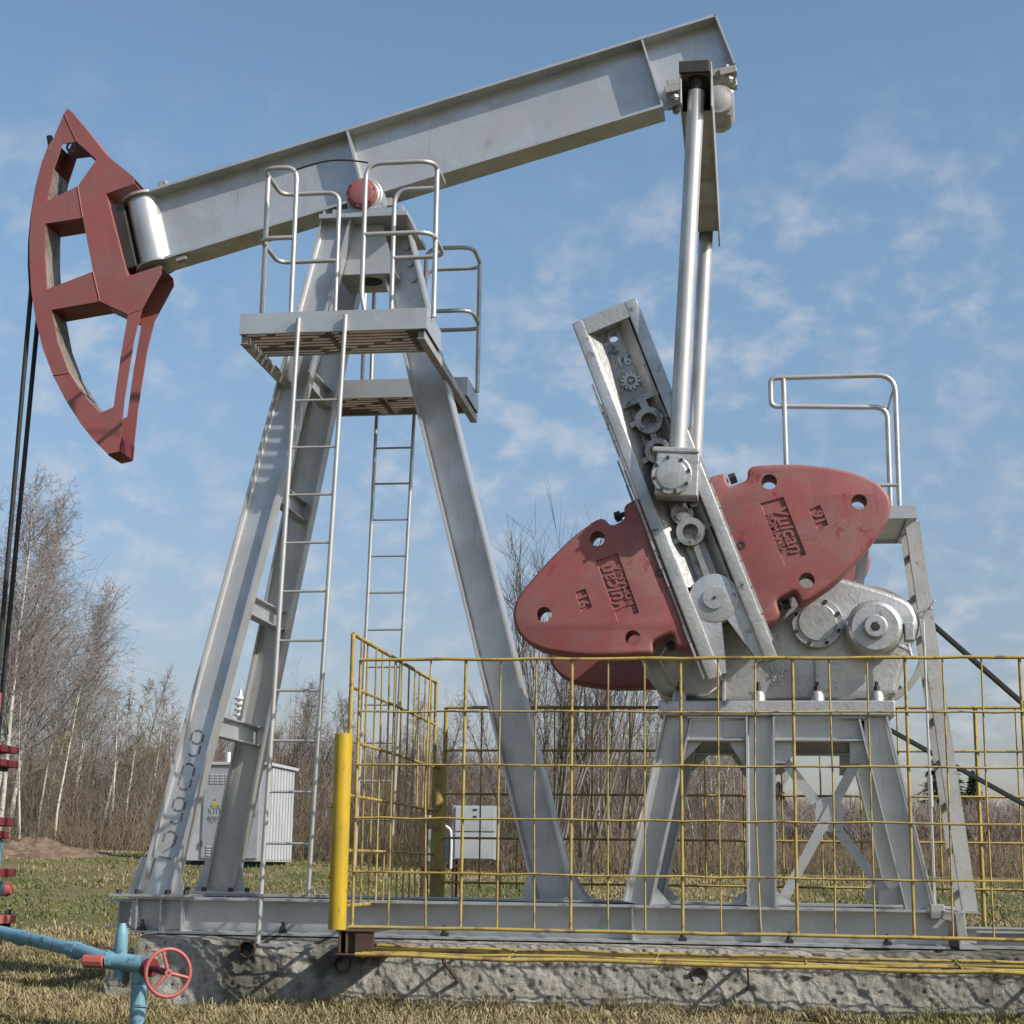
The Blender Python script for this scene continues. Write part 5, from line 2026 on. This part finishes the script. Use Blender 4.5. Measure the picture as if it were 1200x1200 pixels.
# ------------------------------------------------------------------ trees
def seg_mesh(name, P0, P1, R0, R1, mat, n=3, mat_idx=None, mats=None):
    P0, P1 = np.asarray(P0, float), np.asarray(P1, float)
    R0, R1 = np.asarray(R0, float), np.asarray(R1, float)
    m = len(P0)
    D = P1 - P0
    D /= np.maximum(np.linalg.norm(D, axis=1, keepdims=True), 1e-9)
    ref = np.where(np.abs(D[:, 2:3]) < 0.9, np.array([[0, 0, 1.0]]), np.array([[1.0, 0, 0]]))
    S = np.cross(D, ref); S /= np.linalg.norm(S, axis=1, keepdims=True)
    T = np.cross(D, S)
    ang = np.arange(n) * 2 * np.pi / n
    off = S[:, None, :] * np.cos(ang)[None, :, None] + T[:, None, :] * np.sin(ang)[None, :, None]
    A = P0[:, None, :] + off * R0[:, None, None]
    B = P1[:, None, :] + off * R1[:, None, None]
    verts = np.concatenate([A, B], 1).reshape(-1, 3)
    k = np.arange(n); k2 = (k + 1) % n
    quad = np.stack([k, k2, k2 + n, k + n], 1)
    faces = (np.arange(m) * 2 * n)[:, None, None] + quad[None]
    faces = faces.reshape(-1, 4)
    me = bpy.data.meshes.new(name)
    me.vertices.add(len(verts)); me.vertices.foreach_set('co', verts.ravel())
    me.loops.add(faces.size); me.loops.foreach_set('vertex_index', faces.ravel().astype(np.int32))
    me.polygons.add(len(faces))
    me.polygons.foreach_set('loop_start', np.arange(0, faces.size, 4, dtype=np.int32))
    if mats:
        for mm in mats:
            me.materials.append(mm)
        me.polygons.foreach_set('material_index', np.repeat(np.asarray(mat_idx, np.int32), n))
    else:
        me.materials.append(mat)
    me.polygons.foreach_set('use_smooth', np.ones(len(faces), bool))
    me.update(calc_edges=True)
    return me


def unit(v):
    return v / max(np.linalg.norm(v), 1e-9)


def grow(p, d, length, r, segs, rg, up, wob):
    pts, rs = [p], [r]
    d = unit(d)
    for i in range(segs):
        d = unit(d + np.array([0, 0, up]) + rg.normal(0, wob, 3))
        p = p + d * length / segs
        pts.append(p); rs.append(r * (1 - (i + 1) / segs * 0.85))
    return pts, rs


def segs_of(pts, rs, out):
    for i in range(len(pts) - 1):
        out.append((pts[i], pts[i + 1], rs[i], rs[i + 1]))


def make_birch(seed, h=10.0, n_br=46, spread=0.20, low=0.22, lean=0.0, twig=1.0, thick=0.0075):
    rg = np.random.default_rng(seed)
    tp, tr_ = [np.array([0, 0, -0.3])], [h * thick * 1.15]
    d = unit(np.array([lean, 0.02, 1.0]))
    n = 16
    for i in range(n):
        d = unit(d + rg.normal(0, 0.035, 3) * np.array([1, 1, 0]) + np.array([-lean * 0.02, 0, 0.0]))
        tp.append(tp[-1] + d * h / n)
        tr_.append(h * thick * (1 - (i + 1) / n) ** 0.85 + 0.006)
    trunk = []
    segs_of(tp, tr_, trunk)
    crown = []
    for b in range(n_br):
        t = low + (0.97 - low) * rg.random() ** 0.85
        f = t * n; i = min(int(f), n - 1)
        p = tp[i] + (tp[i + 1] - tp[i]) * (f - i)
        az = rg.random() * 2 * np.pi
        el = rg.uniform(0.45, 1.05)
        dd = np.array([np.cos(az) * np.cos(el), np.sin(az) * np.cos(el), np.sin(el)])
        L = h * spread * (1.15 - t) * rg.uniform(0.7, 1.5)
        pts, rs = grow(p, dd, L, 0.005 + 0.0065 * L, 4, rg, 0.16, 0.12)
        segs_of(pts, rs, crown)
        for s in range(int((5 + 3.2 * L) * twig)):
            tt = rg.uniform(0.15, 1.0) * 4
            ii = min(int(tt), 3)
            q = pts[ii] + (pts[ii + 1] - pts[ii]) * (tt - ii)
            d2 = unit(pts[ii + 1] - pts[ii] + rg.normal(0, 0.55, 3))
            l2 = L * rg.uniform(0.18, 0.45)
            p2, r2 = grow(q, d2, l2, 0.0065, 2, rg, 0.05, 0.2)
            segs_of(p2, r2, crown)
            for _ in range(3):
                q2 = p2[1] + (p2[2] - p2[1]) * rg.random()
                d3 = unit(d2 + rg.normal(0, 0.6, 3))
                crown.append((q2, q2 + d3 * l2 * rg.uniform(0.3, 0.6), 0.0048, 0.0022))
    return trunk, crown


def pack(name, segs, mat, n=3):
    return seg_mesh(name, [s[0] for s in segs], [s[1] for s in segs], [s[2] for s in segs], [s[3] for s in segs], mat, n)


PROTO = {}


def tree_proto(kind, key, name, trunk_mat, twig_mat, **kw):
    t, c = make_birch(**kw)
    PROTO[key] = (name, pack('trunk', t, trunk_mat, 8), pack('crown', c, twig_mat, 3), kw.get('h', 10.0))


tree_proto('b', 'tall1', 'birch_tree', BIRCH, TWIG, seed=1, h=10, n_br=100, spread=0.28, low=0.26, twig=1.35)
tree_proto('b', 'tall2', 'birch_tree', BIRCH, TWIG, seed=2, h=10, n_br=95, spread=0.29, low=0.24, twig=1.35)
tree_proto('b', 'slim1', 'birch_tree', BIRCH, TWIG, seed=3, h=6, n_br=40, spread=0.20, low=0.40, twig=1.3, thick=0.0085)
tree_proto('b', 'slim2', 'birch_tree', BIRCH, TWIG, seed=4, h=6, n_br=36, spread=0.18, low=0.45, twig=1.2, thick=0.008)
tree_proto('b', 'slim3', 'birch_tree', BIRCH, TWIG_Y, seed=5, h=6, n_br=42, spread=0.22, low=0.36, twig=1.3, thick=0.0075)
tree_proto('b', 'dark1', 'bare_tree', GREYBARK, TWIG_D, seed=6, h=7, n_br=46, spread=0.30, low=0.18, twig=1.0, thick=0.009)
tree_proto('b', 'dark2', 'bare_tree', GREYBARK, TWIG, seed=8, h=7, n_br=50, spread=0.27, low=0.2, twig=1.0, thick=0.009)


def make_clump(seed, h, stems):
    rg = np.random.default_rng(seed)
    tr_, cr_ = [], []
    for s in range(stems):
        az = rg.random() * 2 * np.pi
        el = rg.uniform(1.12, 1.50)
        d = np.array([np.cos(az) * np.cos(el), np.sin(az) * np.cos(el), np.sin(el)])
        L = h * rg.uniform(0.65, 1.05)
        p0 = np.array([np.cos(az) * 0.25 * rg.random(), np.sin(az) * 0.25 * rg.random(), -0.2])
        pts, rs = grow(p0, d, L, 0.042 * rg.uniform(0.6, 1.2), 8, rg, 0.03, 0.05)
        segs_of(pts, rs, tr_)
        for b in range(18):
            f = rg.uniform(2.2, 7.9); i = int(f)
            q = pts[i] + (pts[i + 1] - pts[i]) * (f - i)
            d2 = unit(d * 1.2 + rg.normal(0, 0.45, 3) + np.array([0, 0, 0.5]))
            l2 = L * rg.uniform(0.10, 0.26)
            p2, r2 = grow(q, d2, l2, 0.011, 3, rg, 0.1, 0.1)
            segs_of(p2, r2, cr_)
            for _ in range(6):
                k = rg.integers(0, 3)
                q2 = p2[k] + (p2[k + 1] - p2[k]) * rg.random()
                d3 = unit(d2 + rg.normal(0, 0.4, 3))
                cr_.append((q2, q2 + d3 * l2 * rg.uniform(0.3, 0.7), 0.0055, 0.0025))
    return tr_, cr_


for key, sd_i, st in (('clump1', 21, 13), ('clump2', 22, 10)):
    t, c = make_clump(sd_i, 7.0, st)
    PROTO[key] = ('willow_clump', pack('stems', t, GREYBARK, 5), pack('crown', c, TWIG_D if key == 'clump1' else TWIG, 3), 7.0)


def plant_tree(key, px, Y, top_px, label, group, lean=0.0, zoff=0.0, rot=None):
    """stand a tree whose foot is seen at column px, Y metres away, with its top at row top_px"""
    name, tm, cm, h0 = PROTO[key]
    p = at(px, 1005, Y)
    z = ground_z(p.x, Y)
    h = at(px, top_px, Y).z - z
    s = h / h0
    r = bpy.data.objects.new(name, None)
    COL.objects.link(r)
    r.location = (p.x, Y, z + zoff)
    r.scale = (s * 0.5 + 0.5 if s > 1 else s, s * 0.5 + 0.5 if s > 1 else s, s)
    # trees turn about their own axis; a lean is taken in the picture plane
    r.rotation_mode = 'QUATERNION'
    from mathutils import Quaternion
    a = random.uniform(0, 6.28) if rot is None else rot
    r.rotation_quaternion = Quaternion((0, 1, 0), lean) @ Quaternion((0, 0, 1), a)
    tag(r, label, 'tree', group)
    for nm, me in (('trunk' if name != 'willow_clump' else 'stems', tm), ('crown', cm)):
        c = bpy.data.objects.new(nm, me)
        COL.objects.link(c)
        c.parent = r
    return r


LB_ = 'slender white birch trunk in the bare wood left of the tower'
GB = 'birches at the left edge of the wood'
# tall birches at the left edge
plant_tree('tall1', 4, 36, 600, 'tall bare birch leaning right at the far left, its white trunk crossing the wire ropes', GB, lean=0.155, rot=0.5)
plant_tree('tall2', -6, 34, 548, 'tallest bare birch at the left edge, crown rising beside the wire ropes', GB, lean=0.13, rot=2.0)
plant_tree('tall1', -16, 38, 565, 'tall bare birch half out of the frame at the left edge', GB, lean=0.07, rot=3.6)
plant_tree('tall2', 40, 42, 660, 'bare birch with a wide grey crown right behind the leaning birch', GB, lean=0.06, rot=4.4)
plant_tree('tall1', 72, 44, 690, 'bare birch with a pale grey crown at the right end of the left birch group', GB, lean=0.05, rot=5.2)
plant_tree('tall1', -60, 40, 560, 'bare birch crown filling the left edge behind the ropes', GB, lean=0.1, rot=1.0)
for i, (px, Y, tpx, ky, ln) in enumerate(((23, 33, 800, 'slim1', 0.02), (42, 35, 795, 'slim2', 0.03), (61, 34, 775, 'slim3', 0.045), (113, 38, 772, 'slim1', 0.03),
                                          (125, 37, 800, 'slim2', 0.05), (141, 38, 780, 'slim3', 0.06), (80, 43, 800, 'slim2', -0.02), (170, 44, 800, 'slim3', 0.03),
                                          (196, 45, 790, 'slim1', 0.02))):
    which = ('slender birch just right of the carrier bar', 'second slender birch right of the carrier bar', 'slender birch with a forked yellowish top left of the gap',
             'slender white birch in the middle of the left wood, left one of three', 'slender white birch in the left wood, middle one of three',
             'slender birch with a side branch, right one of three in the left wood', 'thin birch set back deep in the left wood', 'thin yellowish birch close to the left tower leg',
             'thin birch seen just beside the stencilled tower leg')[i]
    plant_tree(ky, px, Y, tpx, which, GB, lean=ln)
# bare trees behind the kiosk and between the legs
GD = 'bare trees of the wood behind the pump jack'
for i, (px, Y, tpx, ky, ln, lab) in enumerate((
        (100, 48, 790, 'dark1', 0.0, 'dark bare tree deep in the left wood'),
        (160, 50, 770, 'dark2', 0.02, 'bare spreading tree in the gap left of the tower leg'),
        (215, 52, 815, 'dark1', 0.0, 'dark bare tree behind the left end of the kiosk'),
        (262, 46, 835, 'dark2', 0.0, 'bare tree rising over the roof of the kiosk'),
        (325, 50, 850, 'dark1', 0.02, 'dark bare tree right of the kiosk behind the ladder'),
        (378, 52, 845, 'dark2', 0.0, 'bare tree seen left of the yellow gate post'),
        (440, 50, 850, 'dark1', 0.0, 'bare tree behind the yellow gate bars'),
        (488, 48, 800, 'dark2', 0.0, 'bare tree rising behind the far corner of the gate'),
        (540, 52, 835, 'dark1', 0.0, 'dark bare tree behind the control cabinet'),
        (30, 46, 745, 'dark2', 0.05, 'bare bushy tree behind the leaning birch'),
        (588, 50, 800, 'dark2', 0.0, 'bare tree behind the right tower leg'))):
    plant_tree(ky, px, Y, tpx, lab, GD, lean=ln)
GM = 'thin bare trees of the mixed wood in the background'
rgm = random.Random(99)
for i in range(44):
    px = rgm.uniform(-30, 900)
    plant_tree(rgm.choice(['dark1', 'dark2', 'slim2', 'slim3', 'clump2', 'slim1']), px, rgm.uniform(46, 60), (rgm.uniform(775, 850) if px < 640 else rgm.uniform(830, 890)),
               'thin bare tree among many alike in the mixed wood at the back', GM, lean=rgm.uniform(-0.06, 0.08))
GC = 'willow clumps right of the tower'
for (px, Y, tpx, ky, lab) in ((640, 30, 640, 'clump1', 'tall many-stemmed bare willow under the left counterweight, left of the others'),
                              (676, 33, 655, 'clump2', 'many-stemmed bare willow right behind the lowest counterweight edge'),
                              (718, 35, 700, 'clump1', 'many-stemmed bare willow left of the gearbox stand'),
                              (752, 38, 770, 'clump2', 'small bare willow beside the left stand leg'),
                              (612, 36, 730, 'clump2', 'small bare willow close behind the right tower leg')):
    plant_tree(ky, px, Y, tpx, lab, GC)
GB2 = 'birches seen through the gearbox stand'
for (px, Y, tpx, ky, ln, lab) in ((730, 36, 800, 'slim1', 0.16, 'leaning white birch left of the stand leg'), (742, 37, 790, 'slim3', 0.17, 'second leaning birch left of the stand leg'),
                                  (818, 40, 850, 'slim1', -0.08, 'white birch leaning left inside the stand, first from its left leg'), (828, 42, 845, 'slim2', -0.03, 'upright white birch inside the stand, second from its left leg'),
                                  (834, 40, 840, 'slim1', 0.06, 'white birch leaning right in the middle of the stand opening'), (843, 41, 850, 'slim2', 0.05, 'white birch close to the middle stand column'),
                                  (857, 44, 870, 'slim3', 0.03, 'thin birch beside the middle stand column'), (786, 44, 850, 'slim3', 0.02, 'thin birch right behind the left stand leg'),
                                  (700, 40, 770, 'slim2', 0.05, 'thin birch among the willow stems')):
    plant_tree(ky, px, Y, tpx, lab, GB2, lean=ln)

# conifers far to the right
GS = 'spruces far to the right'


def spruce(px, Y, tpx, lab, seed, wid):
    wid *= 1.25
    rg = np.random.default_rng(seed)
    p = at(px, 1010, Y)
    z = ground_z(p.x, Y)
    h = at(px, tpx, Y).z - z
    r = empty('spruce_tree', (p.x, Y, z), lab, 'tree', GS)
    tr_ = seg_mesh('trunk', [(0, 0, -0.2)], [(0, 0, h)], [h * 0.02], [0.01], GREYBARK, 8)
    link('trunk', tr_, V((p.x, Y, z)), r)
    P0, P1, A0, A1 = [], [], [], []
    n = int(h * 90)
    for i in range(n):
        t = rg.random() ** 0.8 * 0.97 + 0.02
        zz = h * t
        L = wid * h * (1 - t) * rg.uniform(0.6, 1.15) + 0.06
        az = rg.random() * 6.283
        a = np.array([0, 0, zz]); b = a + np.array([np.cos(az) * L, np.sin(az) * L, -0.25 * L + 0.15 * L * t])
        P0.append(a); P1.append(b); A0.append(0.03); A1.append(0.008)
        for _ in range(7):
            f = rg.uniform(0.15, 1)
            q = a + (b - a) * f
            dd = unit(b - a + rg.normal(0, 0.6, 3) + np.array([0, 0, -0.35]))
            P0.append(q); P1.append(q + dd * (0.18 + 0.25 * L) * rg.uniform(0.5, 1)); A0.append(0.035); A1.append(0.006)
    cm = seg_mesh('crown', P0, P1, A0, A1, NEEDLE, 3)
    link('crown', cm, V((p.x, Y, z)), r)


spruce(1108, 104, 868, 'dark spruce behind the service ladder at the right', 31, 0.36)
spruce(1144, 110, 903, 'small dark spruce right of the service ladder', 32, 0.31)
spruce(914, 108, 916, 'small spruce seen through the gearbox stand', 33, 0.30)

# ------------------------------------------------------------------ undergrowth and far wood (nobody could count these)
def thicket(name, n, xr, yr, hfun, mats, weights, seed, twigs=5, r0=0.012, spreadv=0.16):
    rg = np.random.default_rng(seed)
    P0, P1, A0, A1, M = [], [], [], [], []
    for i in range(n):
        y = rg.uniform(*yr)
        d = y - CAM.y
        px = rg.uniform(*xr)
        p = at(px, 1008, y)
        z = ground_z(p.x, y)
        h = hfun(px, y, rg)
        if h <= 0.1:
            continue
        m = rg.choice(len(mats), p=weights)
        a = np.array([p.x, y, z - 0.1])
        l = rg.normal(0, spreadv, 2)
        b = a + np.array([l[0] * h * 0.5, l[1] * h * 0.5, h * 0.55])
        c = b + np.array([l[0] * h * 0.5 + rg.normal(0, 0.06) * h, l[1] * h * 0.5, h * 0.45])
        r = r0 * rg.uniform(0.6, 1.5)
        P0 += [a, b]; P1 += [b, c]; A0 += [r, r * 0.65]; A1 += [r * 0.65, r * 0.2]; M += [m, m]
        for _ in range(twigs):
            t = rg.uniform(0.25, 0.95)
            q = a + (b - a) * (t / 0.55) if t < 0.55 else b + (c - b) * ((t - 0.55) / 0.45)
            dd = unit(np.array([rg.normal(0, 0.5), rg.normal(0, 0.5), 1.0]))
            P0.append(q); P1.append(q + dd * h * rg.uniform(0.12, 0.30)); A0.append(r * 0.5); A1.append(r * 0.2); M.append(m)
    me = seg_mesh(name, P0, P1, A0, A1, None, 3, M, mats)
    o = link(name, me, V((0, 0, 0)))
    o['kind'] = 'stuff'
    return o


def h_left(px, y, rg):
    base = 3.6 if px < 260 else (3.1 if px < 620 else 2.9)
    base *= 0.80 + 0.50 * noise.noise(V((px * 0.02, y * 0.12, 3))) + 0.25 * noise.noise(V((px * 0.07, y * 0.3, 8)))
    return base * rg.uniform(0.45, 1.25) * (1.0 if y > 38 else 0.6)


thicket('undergrowth', 9500, (-60, 900), (34, 56), h_left, [TWIG_R, TWIG_D, TWIG_Y, TWIG], [0.36, 0.28, 0.20, 0.16], 41, 9, 0.012)
thicket('undergrowth_edge', 2600, (-40, 900), (31, 36), lambda px, y, rg: rg.uniform(0.4, 1.3), [TWIG_Y, TWIG_R, G_STRAW], [0.5, 0.4, 0.1], 42, 5, 0.010, 0.25)
thicket('far_wood', 6000, (780, 1290), (72, 98), lambda px, y, rg: rg.uniform(2.3, 3.9), [TWIG_R, TWIG, TWIG_D], [0.42, 0.5, 0.08], 43, 10, 0.026)
thicket('far_wood_left', 5500, (-80, 860), (58, 84), lambda px, y, rg: rg.uniform(3.0, 5.4), [TWIG_R, TWIG, TWIG_D], [0.5, 0.2, 0.3], 44, 9, 0.022)


thicket('far_edge', 3000, (760, 1290), (62, 73), lambda px, y, rg: rg.uniform(0.5, 1.9), [TWIG_Y, TWIG_R, G_STRAW], [0.4, 0.45, 0.15], 45, 6, 0.014, 0.25)


# ------------------------------------------------------------------ grass
def grass(name, n, sampler, hr, wr, seed, wmats, lean=(0.4, 1.7)):
    rg = np.random.default_rng(seed)
    X, Y = sampler(rg, n)
    keep = ~((Y > -0.30) & (Y < 2.15) & (X > fl + 0.05) & (X < fr))
    keep &= np.array([noise.noise(V((x * 1.1, y * 0.8, 7.7))) + 0.6 * noise.noise(V((x * 3.2, y * 2.6, 1.7))) for x, y in zip(X, Y)]) > -0.42
    X, Y = X[keep], Y[keep]
    n = len(X)
    Z = np.array([ground_z(x, y) for x, y in zip(X, Y)])
    az = rg.random(n) * 2 * np.pi
    H = rg.uniform(*hr, n) * (0.6 + 0.8 * rg.random(n))
    Wd = rg.uniform(*wr, n)
    ln = lean[0] + rg.random(n) ** 0.8 * (lean[1] - lean[0])
    ax = np.stack([np.cos(az), np.sin(az), np.zeros(n)], 1)
    az2 = az + np.pi / 2 + rg.normal(0, 0.4, n)
    bd = np.stack([np.cos(az2), np.sin(az2), np.zeros(n)], 1)
    B = np.stack([X, Y, Z - 0.01], 1)
    up = np.array([0, 0, 1.0])
    k1 = np.cos(ln * 0.5)[:, None] * up + np.sin(ln * 0.5)[:, None] * bd
    k2 = np.cos(np.minimum(ln * 1.3, 1.65))[:, None] * up + np.sin(np.minimum(ln * 1.3, 1.65))[:, None] * bd
    Mid = B + k1 * (H * 0.55)[:, None]
    Top = Mid + k2 * (H * 0.45)[:, None]
    w = ax * (Wd / 2)[:, None]
    verts = np.stack([B - w, B + w, Mid + w * 0.7, Mid - w * 0.7, Top], 1).reshape(-1, 3)
    o5 = np.arange(n) * 5
    loops = np.stack([o5, o5 + 1, o5 + 2, o5 + 3, o5 + 3, o5 + 2, o5 + 4], 1).ravel()
    ls = np.stack([np.arange(n) * 7, np.arange(n) * 7 + 4], 1).ravel()
    me = bpy.data.meshes.new(name)
    me.vertices.add(len(verts)); me.vertices.foreach_set('co', verts.ravel())
    me.loops.add(len(loops)); me.loops.foreach_set('vertex_index', loops.astype(np.int32))
    me.polygons.add(2 * n)
    me.polygons.foreach_set('loop_start', ls.astype(np.int32))
    mats = [G_GREEN, G_OLIVE, G_STRAW, G_PALE]
    for mm in mats:
        me.materials.append(mm)
    gn = np.array([noise.noise(V((x * 0.35, y * 0.22, 2.2))) + 0.5 * noise.noise(V((x * 1.3, y * 1.0, 6.1))) for x, y in zip(X, Y)])
    v = gn * 1.35 + rg.normal(0, 0.26, n) + wmats(X, Y)
    idx = np.digitize(v, [-0.12, 0.12, 0.52]).astype(np.int32)
    me.polygons.foreach_set('material_index', np.repeat(idx, 2))
    me.update(calc_edges=True)
    o = link(name, me, V((0, 0, 0)))
    o['kind'] = 'stuff'
    return o


def samp_near(rg, n):
    return rg.uniform(-5.6, 4.6, n), -3.4 + 3.3 * rg.random(n)


def samp_field(rg, n):
    y = 0.0 - 1 + 34 * rg.random(n) ** 1.15
    px = rg.uniform(-40, 1240, n)
    X = np.array([at(a, 1050, b).x for a, b in zip(px, y)])
    return X, y


def samp_left(rg, n):
    y = -2.6 + 9 * rg.random(n)
    px = rg.uniform(-40, 260, n)
    X = np.array([at(a, 1100, b).x for a, b in zip(px, y)])
    return X, y


grass('grass_verge', 90000, samp_near, (0.02, 0.075), (0.004, 0.009), 51, lambda X, Y: -0.10 + 0.16 * np.clip(X / 3, -1, 1))
grass('dry_straw', 30000, samp_near, (0.07, 0.22), (0.004, 0.008), 54, lambda X, Y: 0.14 + 0.10 * np.clip(X / 3, -1, 1), (1.15, 2.2))
grass('grass_field', 150000, samp_field, (0.03, 0.10), (0.010, 0.024), 52, lambda X, Y: 0.13 + 0.25 * np.clip((X - 1) / 4, 0, 1))
grass('grass_left', 60000, samp_left, (0.03, 0.09), (0.006, 0.012), 53, lambda X, Y: 0.05 + 0 * X)


def samp_wall(rg, n):
    c = rg.integers(0, 90, n)
    cx = np.random.default_rng(5).uniform(fl - 0.1, 4.8, 90)
    return cx[c] + rg.normal(0, 0.07, n), -0.44 - np.abs(rg.normal(0, 0.05, n))


grass('wall_tufts', 9000, samp_wall, (0.06, 0.17), (0.004, 0.008), 55, lambda X, Y: 0.25 + 0 * X, (0.15, 1.5))
